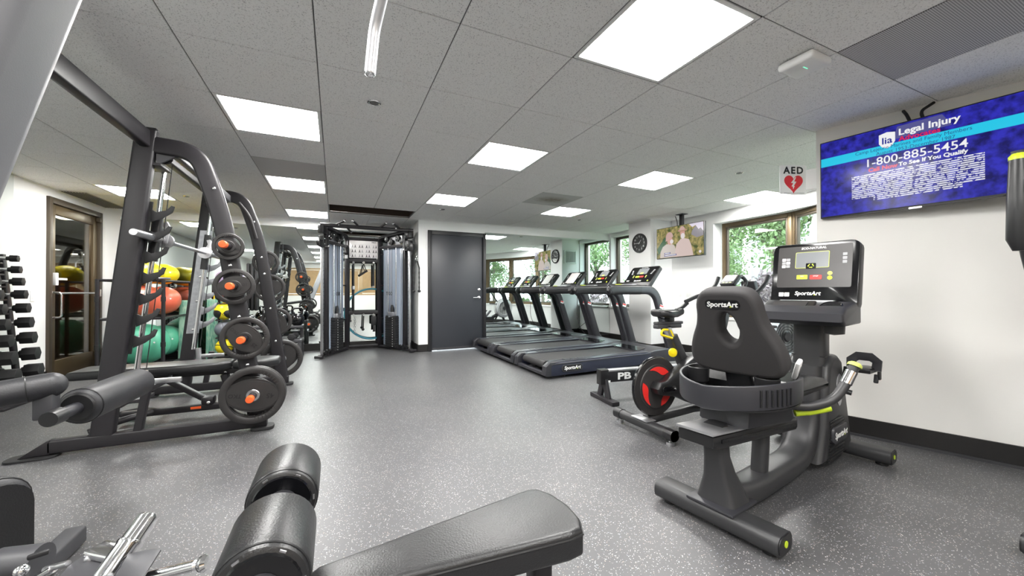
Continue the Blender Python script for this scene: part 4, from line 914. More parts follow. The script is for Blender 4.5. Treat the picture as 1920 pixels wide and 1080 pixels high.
# ------------------------------------------------------------------ machine at the right edge
def edge_machine():
    o = thing('elliptical_trainer', 'elliptical trainer cut off by the right edge of the view', 'elliptical', (2.74, .24, 0), 0); W = lambda x, y, z: V(x, y, z)
    p = part(o, 'rear_stabilizer', B().sweep([(-.27, .27, .058), (-.27, -.3, .058)], rrect(.12, .075, .03, 4), (0, 0, 1)), 'bike_grey'); [(part(p, 'end_cap', B().prism(rrect(.11, .07, .028, 4), (-.27, t, .058), (1, 0, 0), (0, 0, 1), (0, -1, 0), .008), 'plastic'), part(p, 'lime_dot', B().prism(circ(.013, 14), (-.27, t * 1.02, .06), (1, 0, 0), (0, 0, 1), (0, -1, 0), .004), 'lime')) for t in (-.302, .272)]
    part(o, 'main_frame', B().sweep([(-.27, 0, .1), (.8, 0, .12)], rrect(.12, .09, .02), (0, 0, 1)), 'bike_grey'); part(o, 'front_stabilizer', B().sweep([(.8, .25, .058), (.8, -.25, .058)], rrect(.12, .075, .03), (0, 0, 1)), 'bike_grey')
    part(o, 'drive_housing', B().prism([(.45, .1), (.35, .4), (.5, .65), (.75, .6), (.95, .3), (.9, .1)], (0, 0, 0), (1, 0, 0), (0, 0, 1), (0, -1, 0), .3, .05, 3), 'plastic'); part(o, 'mast', B().sweep([(.5, 0, .5), (.42, 0, 1.2)], rrect(.14, .1, .02), (1, 0, 0)), 'bike_grey')
    cn = part(o, 'console', B().box((.38, 0, 1.38), (.08, .42, .38), .02, rot=(0, .25, 0)), 'plastic'); part(cn, 'fascia', B().box((.337, 0, 1.39), (.006, .36, .26), rot=(0, .25, 0)), 'face_grey')
    for s in (-1, 1):
        a = part(o, 'moving_arm', B().tube(fillet([(.35, s * .27, .5), (.2, s * .31, .95), (.02, s * .33, 1.28), (-.02, s * .33, 1.66)], .15), .022, 12), 'bike_grey'); part(a, 'arm_grip', B().tube([(-.03, s * .33, 1.22), (-.03, s * .33, 1.27), (-.03, s * .33, 1.45), (-.02, s * .33, 1.62)], .034, 16, (1, 0, 0), scl=[.55, 1.1, 1, .85]), 'plastic'); part(a, 'pulse_sensor', B().bx((-.06, s * .33 - .038, 1.46), (-.03, s * .33 - .02, 1.58), .006), 'chrome'); part(a, 'arm_cap', B().lathe([(.03, 0), (.03, .015), (.02, .028), (0, .03)], (-.02, s * .33, 1.62), (0, 0, 1), 16), 'lime')
        part(o, 'pedal_plate', B().box((.05, s * .2, .3 + s * .08), (.38, .14, .03), .012), 'plastic')
        part(o, 'fixed_handle', B().tube(fillet([(.4, s * .04, 1.1), (.2, s * .2, 1.12), (.05, s * .2, 1.12)], .06), .018, 10), 'foam'); part(o, 'pedal_link', B().sweep([(.3, s * .2, .42), (-.15, s * .2, .2)], rrect(.04, .05, .01), (0, 0, 1)), 'bike_grey')
edge_machine()

# ------------------------------------------------------------------ televisions
def tv(name, label, o0, ex, w_, h_, fill):
    """o0 = lower left corner of the screen"""
    ex = Vector(ex).normalized(); ey = V(0, 0, 1); n = ex.cross(ey); o0 = Vector(o0); P = lambda a, t, d=0: o0 + ex * a + ey * t + n * d
    o = thing(name, label, 'television', o0); body = part(o, 'cabinet', B(o0).prism(rrect(w_, h_, .006), P(w_ / 2, h_ / 2, -.022), ex, ey, n, .044, .004), 'plastic')
    sc = part(o, 'screen', B(o0).prism([(.008, .012), (w_ - .008, .012), (w_ - .008, h_ - .008), (.008, h_ - .008)], P(0, 0, .0008), ex, ey, n, .0016), fill)
    def flat(nm, poly, m_, d): return part(sc, nm, B(o0).prism(poly, P(0, 0, .0016 + d * .0005), ex, ey, n, .0005), m_)
    def txt(t, size, a, z, m_, bold=0, align='LEFT', shear=0, sx=1.0): return letters(sc, t, size, P(a, z, .0038), ex, ey, m_, .0002, shear, bold, align, 'screen_text', sx, origin=o0)
    return o, P, flat, txt, ex, ey, n
t_ = (.146, -.989, 0); TVW, TVH = 1.02, .572
o, P, flat, txt, ex, ey, n = tv('television', 'large wall television showing a blue legal advertisement', (3.33, 1.62, 1.586), t_, TVW, TVH, 'scr_blue')
flat('cyan_band', [(.008, .385), (1.012, .385), (1.012, .447), (.008, .447)], 'scr_cyan', 1)
flat('pale_shape', [(.40, .47), (.66, .475), (.62, .555), (.42, .55)], 'scr_band', 1)
sh = [(.33, .52), (.37, .53), (.41, .52), (.41, .46), (.395, .435), (.37, .42), (.345, .435), (.33, .46)]
flat('shield', sh, 'scr_white', 3); txt('lia', .062, .37, .472, 'scr_navy', .001, 'CENTER')
txt('Legal Injury', .058, .425, .507, 'scr_white', .0016); txt('Advocates', .044, .427, .462, 'scr_red', .0012)
txt('Camp Lejeune Marines and Family Members', .0325, .205, .428, 'scr_dark', 0, sx=.92); txt('August 1953-December 1987', .0325, .315, .397, 'scr_dark', 0, sx=.92)
txt('1-800-885-5454', .074, .255, .343, 'scr_white', .0006, sx=.98); txt('Call Now', .037, .275, .294, 'scr_red', .0018); txt('To See If You Qualify', .034, .425, .296, 'scr_white', .0012)
for k in range(15):
    z = .262 - k * .0127; x0, x1 = (.185, .785) if k < 13 else (.30, .70)
    flat('fine_print', [(x0, z), (x1, z), (x1, z + .0075), (x0, z + .0075)], 'scr_fine', 2)
part(o, 'brand_tab', B((3.33, 1.62, 1.586)).prism(rrect(.06, .012, .003), P(.5, -.004, .0), ex, ey, n, .012), 'alu')
part(o, 'lower_vent', B((3.33, 1.62, 1.586)).prism([(.25, -.002), (.85, -.002), (.85, .004), (.25, .004)], P(0, 0, -.004), ex, ey, n, .01), 'frame_black')
pw = PIER + PDIR * .5; part(o, 'wall_bracket', B((3.33, 1.62, 1.586)).sweep([P(.45, .3, -.04), pw + V(0, 0, 1.886)], rrect(.12, .2, .01), (0, 0, 1)), 'powder')
q0 = P(.48, .57, -.03); q1 = PIER + PDIR * .47 + PNOR * .012; b = B(q0)
for k, dx in enumerate((0, .06)): b.tube(fillet([q0 + V(0, 0, -.02) + ex * dx, q0 + ex * (dx - .02) + V(0, 0, .05), V(q1.x, q1.y, CEIL - .012) + ex * (dx + .08 * k)], .04), .009, 8)
part(o, 'cable', B((3.33, 1.62, 1.586)).add([Vector(v_) + q0 for v_ in b.v], b.f), 'rubber')

TW, TH = .925, .515; o2 = (5.00, 4.86, 1.578)
o, P, flat, txt, ex, ey, n = tv('television', 'smaller television hanging from the ceiling beside the pillar, showing two people in sun hats', o2, (0, -1, 0), TW, TH, 'scr_jungle')
def ell(cx, cy, rx, ry, a0=0, a1=360, n_=24): return [(cx + rx * cos(radians(a0 + (a1 - a0) * k / n_)), cy + ry * sin(radians(a0 + (a1 - a0) * k / n_))) for k in range(n_ + (0 if a1 - a0 == 360 else 1))]
flat('sky_patch', [(.66, .505), (.916, .505), (.916, .36), (.87, .42), (.83, .40), (.78, .47), (.72, .45)], 'scr_sky', 1)
flat('hill_patch', [(.70, .34), (.72, .40), (.78, .46), (.83, .395), (.87, .415), (.916, .355), (.916, .30), (.80, .28)], 'scr_hill', 2)
flat('bush_patch', [(.012, .16), (.10, .27), (.20, .36), (.22, .28), (.16, .14), (.05, .08)], 'scr_tree', 2)
flat('shirt_patch', [(.08, .014), (.09, .12), (.14, .20), (.21, .235), (.31, .24), (.38, .2), (.42, .1), (.43, .014)], 'scr_shirt', 3)
flat('shirt_patch', [(.38, .014), (.40, .13), (.42, .22), (.50, .29), (.56, .30), (.66, .27), (.70, .18), (.74, .014)], 'scr_shirt2', 4)
flat('face_patch', ell(.29, .285, .055, .065), 'scr_skin', 5); flat('beard_patch', ell(.325, .27, .035, .035), 'scr_beard', 6); flat('hat_patch', ell(.28, .345, .075, .085, 10, 190) + [(.2, .28), (.23, .29), (.36, .35)], 'scr_hat', 6)
flat('face_patch', ell(.54, .375, .045, .055), 'scr_skin', 6); flat('beard_patch', ell(.545, .335, .04, .045), 'scr_beard', 7); flat('hat_patch', ell(.535, .43, .05, .06, 0, 180), 'scr_hat', 8); flat('hat_patch', ell(.535, .425, .088, .022), 'scr_hat2', 7)
flat('caption_band', [(.17, .07), (.30, .075), (.30, .10), (.17, .095)], 'scr_band', 7); flat('caption_band', [(.17, .035), (.42, .04), (.42, .065), (.17, .06)], 'scr_band', 7)
flat('caption_line', [(.185, .045), (.405, .048), (.405, .058), (.185, .055)], 'scr_white', 8); flat('caption_line', [(.185, .08), (.285, .083), (.285, .092), (.185, .09)], 'scr_white', 8); flat('logo_patch', ell(.86, .06, .022, .022), 'scr_beard', 7)
O2 = Vector(o2); part(o, 'ceiling_pole', B(O2).bx((5.035, 4.36, 1.85), (5.085, 4.42, CEIL), .006), 'frame_black'); part(o, 'ceiling_plate', B(O2).bx((5.0, 4.32, CEIL - .008), (5.12, 4.46, CEIL)), 'frame_black'); part(o, 'wall_plate', B(O2).bx((5.04, 4.24, 1.72), (5.06, 4.54, 1.98)), 'powder')
part(o, 'cable', B(O2).tube(fillet([V(5.06, 4.5, 1.95), V(5.07, 4.48, 2.15), V(5.10, 4.55, CEIL - .003)], .06), .006, 8), 'rubber')

# clock on the pillar
c = V(4.92, 5.168, 1.89); o = thing('wall_clock', 'round black wall clock with white numerals on the white pillar', 'clock', c); e1, e2, n = V(0, -1, 0), V(0, 0, 1), V(-1, 0, 0)
part(o, 'case', B(c).lathe([(.172, 0), (.172, .025), (.165, .034), (.152, .034), (.148, .018), (0, .018)], c, n, 44), 'plastic'); part(o, 'dial', B(c).lathe([(.147, .0185), (.0, .019)], c, n, 40), 'print_black')
for k in range(1, 13):
    a = radians(90 - 30 * k); letters(o, str(k), .046, c + e1 * .117 * cos(a) + e2 * .117 * sin(a) + n * .0205, e1, e2, 'white', .0006, 0, .0008, name='numeral', origin=c)
for nm, a, l, w_ in (('hour_hand', 48, .07, .012), ('minute_hand', 180, .105, .011)):
    d = e1 * cos(radians(a)) + e2 * sin(radians(a)); part(o, nm, B(c).prism([(-.02, -w_ / 2), (l, -w_ / 3), (l, w_ / 3), (-.02, w_ / 2)], c + n * .0235, d, n.cross(d), n, .002), 'white')
part(o, 'crystal', B(c).lathe([(.15, .030), (0, .032)], c, n, 32), 'glass_clock')

# projecting AED sign on the hidden side of the pier
c = V(3.30, 1.79, 1.925); e1, e2, n = V(.93, -.37, 0).normalized(), V(0, 0, 1), None; n = e1.cross(e2)
o = thing('aed_sign', 'white square sign with black letters and a red heart at the pier corner', 'sign', c)
part(o, 'sign_plate', B(c).prism(rrect(.225, .23, .014, 4), c, e1, e2, n, .004), 'white'); letters(o, 'AED', .075, c + e2 * .073 + n * .003, e1, e2, 'print_black', .0006, 0, .0022, origin=c, space=1.25)
ht = []
for k in range(40):
    t = 2 * pi * k / 40; ht.append((.0048 * 16 * sin(t) ** 3, .0050 * (13 * cos(t) - 5 * cos(2 * t) - 2 * cos(3 * t) - cos(4 * t))))
part(o, 'heart', B(c).prism(ht, c - e2 * .025 + n * .003, e1, e2, n, .002), 'sign_red')
part(o, 'lightning_bolt', B(c).prism([(.012, .045), (-.022, .0), (-.004, -.002), (-.018, -.028), (-.008, -.028), (-.004, -.05), (.008, -.024), (.0, -.024), (.022, .01), (.004, .012), (.02, .045)], c - e2 * .025 + n * .0045, e1, e2, n, .002), 'white')
part(o, 'small_print', B(c).prism([(-.08, -.1065), (.09, -.1065), (.09, -.103), (-.08, -.103)], c + n * .0025, e1, e2, n, .001), 'print_grey'); part(o, 'mount_arm', B(c).sweep([c + e1 * .105 - n * .006, V(3.45, 1.56, c.z)], rrect(.012, .16, .003), (0, 0, 1)), 'white')

# ------------------------------------------------------------------ barbell frame (smith machine)
YA, YZ = 3.45, 4.95
def smith():
    O = V(-1.1, 4.2, 0); o = thing('smith_machine', 'dark grey smith machine with arched side frames and a guided barbell', 'weight machine', O)
    sec_u = rrect(.10, .06, .014); sec_a = rrect(.058, .118, .018)
    ux = lambda z: -1.40 + .22 * (z - .08) / 2.08
    for y, sg in ((YA, -1), (YZ, 1)):
        fr = part(o, 'upright', B(O).sweep([(ux(.1), y, .1), (ux(2.17), y, 2.17)], rrect(.065, .118, .014), (1, 0, 0)), 'powder', 'slanted square-tube upright')
        part(fr, 'upright_cap', B(O).box((ux(2.17), y, 2.175), (.112, .066, .014), .005), 'plastic')
        arch = fillet([(-1.15, y, 2.07), (-.90, y, 2.055), (-.755, y, 1.60), (-.527, y, .05)], [.30, .25], 10)
        ar = part(o, 'arch', B(O).sweep(arch, sec_a, (0, 0, 1)), 'powder')
        for z in (1.80, 1.42, 1.24, .86, .5):
            x = -.755 + (.228) * (1.60 - z) / 1.55 if z < 1.6 else -.80
            for s in (-1, 1): part(ar, 'bolt', B(O).ball((x, y + s * .029, z), .013, (1, .7, 1), 12, 8), 'chrome')
        part(o, 'base_rail', B(O).sweep([(-1.645, y, .062), (-.47, y, .062)], rrect(.06, .085, .012), (0, 0, 1)), 'powder')
        part(o, 'base_toe', B(O).prism([(-1.63, .02), (-1.63, .105), (-1.60, .105), (-1.60, .02), (-1.72, .02)][:0] or [(-1.78, .014), (-1.65, .1045), (-1.635, .1045), (-1.635, .0195)], (0, y, 0), (1, 0, 0), (0, 0, 1), (0, -1, 0), .06, .003), 'powder')
        part(o, 'foot_plate', B(O).prism(rrect(.24, .13, .05, 4), (-1.72, y, .007), (1, 0, 0), (0, 1, 0), (0, 0, 1), .014, .003), 'rubber'); part(o, 'foot_plate', B(O).prism(rrect(.15, .12, .04, 4), (-.50, y, .013), (1, 0, 0), (0, 1, 0), (0, 0, 1), .026, .005), 'rubber')
        part(o, 'weld_gusset', B(O).prism([(-1.47, .104), (-1.40, .104), (-1.40, .13), (-1.44, .13)], (0, y, 0), (1, 0, 0), (0, 0, 1), (0, -1, 0), .05), 'powder')
        part(o, 'brace', B(O).sweep([(-1.22, y - sg * .0, .1), (-1.17, y, .42)], rrect(.05, .045, .008), (1, 0, 0)), 'powder')
        yi = y - sg * .15
        part(o, 'guide_rod', B(O).cyl((-1.285, yi, .47), (-1.135, yi, 1.93), .016, n=16), 'chrome', 'polished chrome guide rod')
        part(o, 'guide_rod', B(O).cyl((-1.235, yi - sg * .0, .30), (-1.245, yi, .48), .024, n=14), 'steel')
        part(o, 'rod_bracket', B(O).bx((-1.20, min(y, yi) - .02, 1.925), (-1.10, max(y, yi) + .02, 1.945), .003), 'powder'); part(o, 'rod_foot', B(O).bx((-1.33, min(y, yi) - .02, .29), (-1.19, max(y, yi) + .02, .315), .003), 'powder')
        part(o, 'stop_arm', B(O).box((-1.14, yi, .40), (.22, .025, .035), .004), 'steel')
        part(o, 'pulley', B(O).lathe([(.05, -.014), (.045, -.005), (.045, .005), (.05, .014), (0, .014)], (-1.12, y - sg * .09, 2.02), (0, 1, 0), 24), 'plastic'); part(o, 'cable', B(O).cyl((-1.09, yi, 1.98), (-1.23, yi, .5), .003, n=6), 'rubber')
        # rack of catch hooks bolted to the inner face of the upright
        m_ = 'rubber' if sg < 0 else 'galvanised'  # same strip on both sides; shade on the near one is painted as black
        pl = part(o, 'hook_strip', B(O).prism([(ux(z) + dx, z) for z, dx in ((.62, -.03), (1.68, -.03), (1.68, .072), (.62, .072))], (0, y - sg * .037, 0), (1, 0, 0), (0, 0, 1), (0, -1, 0), .008), m_)
        for k in range(7):
            z = .72 + k * .146; x = ux(z) + .07
            part(pl, 'catch_hook', B(O).prism([(x, z - .06), (x + .06, z - .03), (x + .115, z + .015), (x + .13, z + .06), (x + .11, z + .065), (x + .085, z + .03), (x + .03, z + .012), (x, z + .03)], (0, y - sg * .037, 0), (1, 0, 0), (0, 0, 1), (0, -1, 0), .014, .002), m_)
        for z in (.66, .95, 1.2, 1.33, 1.58): part(pl, 'bolt', B(O).ball((ux(z) + .02, y - sg * .042, z), .013, (1, .7, 1), 10, 6), 'chrome')
        part(o, 'pullup_grip', B(O).tube(fillet([(-.93, y - sg * .05, 1.99), (-.83, y - sg * .09, 1.86), (-.775, y - sg * .05, 1.62)], .12), .018, 12), 'foam')
        part(o, 'arch_gusset', B(O).prism([(-1.13, 2.02), (-1.0, 2.02), (-1.13, 1.93)], (0, y, 0), (1, 0, 0), (0, 0, 1), (0, -1, 0), .02), 'powder_grey')
        for i, (x, z) in enumerate(((-.702, 1.375), (-.665, 1.085), (-.60, .705), (-.545, .285))):
            pg = part(o, 'plate_peg', B(O).cyl((x, y + sg * .02, z), (x, y + sg * .205, z), .0235, n=18), 'powder'); part(pg, 'orange_cap', B(O).lathe([(.026, 0), (.026, .035), (.022, .045), (0, .046)], (x, y + sg * .20, z), (0, sg, 0), 18), 'orange', 'orange peg end cap')
    part(o, 'top_beam', B(O).sweep([(-1.185, 2.05, 2.105), (-1.185, YZ, 2.105)], rrect(.06, .12, .012), (0, 0, 1)), 'powder')
    part(o, 'front_beam', B(O).sweep([(-1.03, YA, 2.035), (-1.03, YZ, 2.035)], rrect(.05, .075, .012), (0, 0, 1)), 'powder_grey')
    part(o, 'rear_tie', B(O).sweep([(-1.39, YA, .25), (-1.39, YZ, .25)], rrect(.05, .05, .01), (0, 0, 1)), 'powder')
    # shared beam ends on a plain post towards the camera
    part(o, 'end_post', B(O).sweep([(-1.40, 2.08, 0), (-1.185, 2.08, 2.165)], rrect(.062, .10, .014), (1, 0, 0)), 'powder')
    return o
smith()
def barbell():
    x, z = -1.165, 1.43; O = V(x, 4.2, z); o = thing('smith_barbell', 'grey barbell carried on the guide rods of the smith machine', 'barbell', O)
    part(o, 'bar', B(O).cyl((x, 3.70, z), (x, 4.70, z), .0155, n=16), 'steel')
    for sg, y in ((-1, 3.36), (1, 5.04)):
        part(o, 'sleeve', B(O).lathe([(.0, .0), (.022, .0), (.025, .006), (.025, .47), (.02, .48), (0, .48)], (x, y - sg * .33, z), (0, sg, 0), 20), 'steel'); part(o, 'collar', B(O).lathe([(.02, -.016), (.055, -.014), (.055, .014), (.02, .016)], (x, y - sg * .35, z), (0, 1, 0), 26), 'steel')
        yi = (YA + .15) if sg < 0 else (YZ - .15); sx = lambda zz: -1.285 + .15 * (zz - .47) / 1.46
        part(o, 'slide_block', B(O).sweep([(sx(1.27), yi, 1.27), (sx(1.62), yi, 1.62)], rrect(.055, .055, .012), (1, 0, 0)), 'plastic'); part(o, 'safety_hook', B(O).prism([(-.02, -.02), (.03, -.02), (.05, .10), (.03, .14), (.0, .13), (.01, .09), (-.02, .03)], (x, yi - sg * .06, z), (1, 0, 0), (0, 0, 1), (0, -1, 0), .02, .004), 'alu')
    part(o, 'knurling', B(O).cyl((x, 3.85, z), (x, 4.55, z), .0165, n=16), 'steel')
barbell()

# weight plates --------------------------------------------------
def plate_thing(R, th, num, name='weight_plate'):
    o = bpy.data.objects.new(name, None); COL.objects.link(o); o['category'] = 'weight plate'; e1, e2, n = V(1, 0, 0), V(0, 0, 1), V(0, -1, 0)
    part(o, 'rim', B().lathe([(.78 * R, th * .36), (.82 * R, th * .5), (.96 * R, th * .5), (R, th * .38), (R, -th * .38), (.96 * R, -th * .5), (.82 * R, -th * .5), (.78 * R, -th * .36)] + [(.78 * R, th * .36)], (0, 0, 0), n, 44), 'plate_iron')
    cres = []
    for sgn in (1, -1):
        a = [radians(28 + k * 124 / 14) for k in range(15)]
        outer = [(.77 * R * cos(t), sgn * .77 * R * sin(t)) for t in a]; ri = lambda t: .755 * R - .17 * R * max(0, sin((t - a[0]) / (a[-1] - a[0]) * pi)) ** .7; inner = [(ri(t) * cos(t), sgn * ri(t) * sin(t)) for t in reversed(a)]
        cres.append((outer + inner) if sgn > 0 else list(reversed(outer + inner)))
    hole = circ(.026, 20)
    wb = B(); add_mesh(wb, curve_mesh([circ(.80 * R, 44)] + cres + [hole], th * .2, 0), basis((0, 0, 0), e1, e2)); part(o, 'web', wb, 'plate_iron')
    lens = []
    for k in range(17):
        t = radians(180 * k / 16); lens.append((.78 * R * cos(t), .50 * R * sin(t) ** .9 if 0 < k < 16 else 0))
    lens += [(x, -y) for x, y in lens[-2:0:-1]]
    for d in (-1, 1):
        lb = B(); add_mesh(lb, curve_mesh([lens, hole], th * .09, .001), basis(n * d * th * .28, e1, e2)); part(o, 'raised_face', lb, 'plate_iron')
    part(o, 'hub', B().lathe([(.026, th * .52), (.040, th * .52), (.044, th * .4), (.044, -th * .4), (.040, -th * .52), (.026, -th * .52), (.026, th * .52)], (0, 0, 0), n, 28), 'steel' if num == '45' else 'plate_iron')
    for sgn in (1, -1):
        for k in range(7):
            t = radians(sgn * (100 + k * 8)); part(o, 'rim_rib', B().box((.82 * R * cos(t), 0, .82 * R * sin(t)), (.12 * R, th * 1.08, .03 * R), .001, rot=(0, -t, 0)), 'plate_iron')
    s = .19 * R
    letters(o, 'TKO', s, V(.52 * R, -th * .375, .02 * R), e1, e2, 'plate_mark', .0006, .1, s * .03); letters(o, num, s * 1.25, V(-.52 * R, -th * .375, .0), e1, e2, 'plate_mark', .0006, 0, s * .03)
    return o
def place(root, x, y, z, ry, label, flip=False, first=[None], group='iron plates on the smith machine pegs'):
    if 'label' not in root: r = root
    else: r = dup(root, (0, 0, 0))
    r.location = (x, y, z); r.rotation_euler = (0, ry, pi if flip else 0); r['label'] = label; r['group'] = group; return r
P5, P10, P25, P45 = plate_thing(.098, .028, '5'), plate_thing(.13, .030, '10'), plate_thing(.155, .034, '25'), plate_thing(.208, .040, '45')
YN_, YF_ = 3.375, 5.025
place(P5, -.702, YN_, 1.375, .4, 'smallest iron plate, top peg of the nearer arch'); place(P10, -.665, YN_, 1.085, 2.9, 'ten-pound iron plate on the second peg of the nearer arch')
place(P25, -.60, YN_, .705, 3.9, 'twenty-five pound iron plate on the third peg of the nearer arch'); place(P45, -.545, YN_ - .024, .285, 3.25, 'largest iron plate facing the camera on the bottom peg')
place(P45, -.545, YN_ + .020, .285, 3.7, 'second large plate just behind the one on the bottom near peg')
place(P10, -.702, YF_, 1.375, 1.0, 'plate at the top peg of the farther arch, behind the tube', True); place(P25, -.665, YF_, 1.085, .2, 'plate on the second peg of the farther arch', True)
place(P25, -.60, YF_, .705, 2.2, 'plate on the third peg of the farther arch', True); place(P45, -.545, YF_, .285, .9, 'large plate on the bottom peg of the farther arch', True); place(P45, -.545, YF_ + .042, .285, .4, 'outer large plate of the farther arch, seen in the mirror', True)

# flat bench inside the frame -------------------------------------
def bench():
    O = V(-1.1, 4.02, 0); o = thing('flat_bench', 'black padded bench standing inside the smith machine', 'bench', O); y = 4.02
    pad = lambda x0, x1, w_: B(O).prism([(x0, -w_ / 2 + .02), (x0 + .03, -w_ / 2), (x1 - .09, -w_ / 2), (x1, -w_ / 4), (x1, w_ / 4), (x1 - .09, w_ / 2), (x0 + .03, w_ / 2), (x0, w_ / 2 - .02)], (0, y, .425), (1, 0, 0), (0, 1, 0), (0, 0, 1), .065, .018, 3)
    part(o, 'back_pad', pad(-1.78, -.80, .29), 'vinyl'); part(o, 'seat_pad', pad(-.78, -.45, .29), 'vinyl')
    part(o, 'pad_frame', B(O).sweep([(-1.55, y, .365), (-.55, y, .365)], rrect(.05, .05, .01), (0, 0, 1)), 'powder')
    part(o, 'post', B(O).sweep([(-.86, y, .34), (-.83, y, .22), (-.86, y, .1)], rrect(.10, .05, .012), (1, 0, 0)), 'powder')
    part(o, 'base_tube', B(O).sweep([(-1.52, y, .075), (-.50, y, .075)], rrect(.055, .055, .012), (0, 0, 1)), 'powder')
    part(o, 'rear_leg', B(O).tube(fillet([(-1.62, y - .22, .03), (-1.45, y - .12, .075), (-1.30, y, .08), (-1.45, y + .12, .075), (-1.62, y + .22, .03)], .08), .024, 10), 'powder'); part(o, 'front_foot', B(O).sweep([(-.52, y - .2, .035), (-.52, y + .2, .035)], rrect(.06, .06, .015), (0, 0, 1)), 'powder')
    part(o, 'incline_strut', B(O).sweep([(-1.25, y, .33), (-.98, y, .13)], rrect(.06, .04, .008), (0, 0, 1)), 'powder'); part(o, 'ladder_bracket', B(O).box((-.97, y, .13), (.09, .10, .07), .02), 'powder')
    for s in (-1, 1): part(o, 'pivot_bolt', B(O).ball((-.96, y + s * .055, .12), .014, (1, .7, 1), 12, 8), 'chrome'); part(o, 'pad_bolt', B(O).ball((-.85, y + s * .03, .36), .012, (1, .7, 1), 10, 6), 'chrome')
    part(o, 'pull_pin', B(O).lathe([(.008, 0), (.008, .03), (.014, .032), (.014, .06), (0, .064)], (-1.22, y - .02, .34), (.2, -.6, .5), 14), 'chrome'); part(o, 'warning_label', B(O).box((-1.05, y - .0283, .08), (.07, .001, .02)), 'orange')
bench()

# ------------------------------------------------------------------ ball rack and balls by the glass door
def ball_rack():
    O = V(-2.33, 6.92, 0); o = thing('ball_rack', 'black tubular rack holding the large exercise balls beside the glass door', 'rack', O); x0, x1, y0, y1 = -2.66, -2.03, 6.42, 7.44
    for x in (x0, x1):
        for y in (y0, y1): part(o, 'post', B(O).cyl((x, y, 0), (x, y, 1.204), .022, n=12), 'powder'); 
    for z, nm in ((.07, 'shelf_ring'), (.70, 'shelf_ring'), (1.19, 'shelf_ring')):
        part(o, nm, B(O).tube([(x0, y0, z), (x1, y0, z), (x1, y1, z), (x0, y1, z)], .016, 10, closed=True), 'powder')
        part(o, 'cross_bar', B(O).cyl((x0, (y0 + y1) / 2, z), (x1, (y0 + y1) / 2, z), .012, n=10), 'powder')
    for x in (x0, x1):
        for z in (.36, .95): part(o, 'joint_sleeve', B(O).cyl((x, y0, z - .03), (x, y0, z + .03), .027, n=12), 'plastic')
ball_rack()
def ball(name, label, cat, c, r, m_, sc=(1, 1, .94), grp='exercise balls on the rack', ribs=True):
    c = V(*c); o = thing(name, label, cat, c - V(0, 0, r * sc[2]), group=grp); o0 = c - V(0, 0, r * sc[2])
    b = B(o0)
    prof = []
    for k in range(49):
        t = pi * k / 48; rr = r * sin(t); prof.append((max(0, rr * (1 + (.004 if k % 4 == 0 else 0))), -r * cos(t) * sc[2]))
    b.lathe(prof, c, (0, 0, 1), 40); part(o, 'shell', b, m_); part(o, 'valve_plug', B(o0).lathe([(.012, 0), (.010, .006), (0, .007)], c + V(.66, -.74, .12).normalized() * r * .985, (.66, -.74, .12), 12), 'white')
ball('exercise_ball', 'large green exercise ball at the bottom front of the rack', 'ball', (-2.34, 6.73, .345), .285, 'ball_green'); ball('exercise_ball', 'green exercise ball at the bottom back of the rack', 'ball', (-2.30, 7.285, .33), .235, 'ball_green')
ball('exercise_ball', 'orange-red exercise ball at the middle front of the rack', 'ball', (-2.33, 6.70, .92), .225, 'ball_red'); ball('exercise_ball', 'orange-red exercise ball at the middle back of the rack', 'ball', (-2.28, 7.17, .92), .215, 'ball_red')
ball('exercise_ball', 'yellow exercise ball on top of the rack, front', 'ball', (-2.32, 6.72, 1.30), .20, 'ball_yellow', (1, 1, .8)); ball('exercise_ball', 'yellow exercise ball on top of the rack, back', 'ball', (-2.27, 7.16, 1.30), .185, 'ball_yellow', (1, 1, .8))
c = V(-2.10, 6.50, 1.208); o = thing('balance_disc', 'flat grey balance disc lying on the top corner of the rack', 'balance disc', c); part(o, 'disc', B(c).lathe([(0, 0), (.11, .002), (.12, .012), (.11, .024), (0, .028)], c, n=32), 'ball_grey'); part(o, 'handle_post', B(c).cyl(c + V(0, 0, .026), c + V(0, 0, .10), .012, n=12), 'powder')
# marbled green slabs
def slab(label, x, y, w_, h_, rz, tilt):
    o = thing('foam_slab', label, 'exercise mat', (x, y, 0), rz, group='marbled green slabs'); part(o, 'slab', B().box((0, 0, h_ / 2), (w_, .055, h_), .02, seg=3), 'marble'); o.rotation_euler = (tilt, 0, rz)
slab('teal marbled foam slab standing beside the ball rack, left one', -1.985, 7.18, .23, .92, .1, -.09); slab('teal marbled foam slab standing beside the ball rack, right one', -1.70, 7.29, .20, .93, .05, -.08)
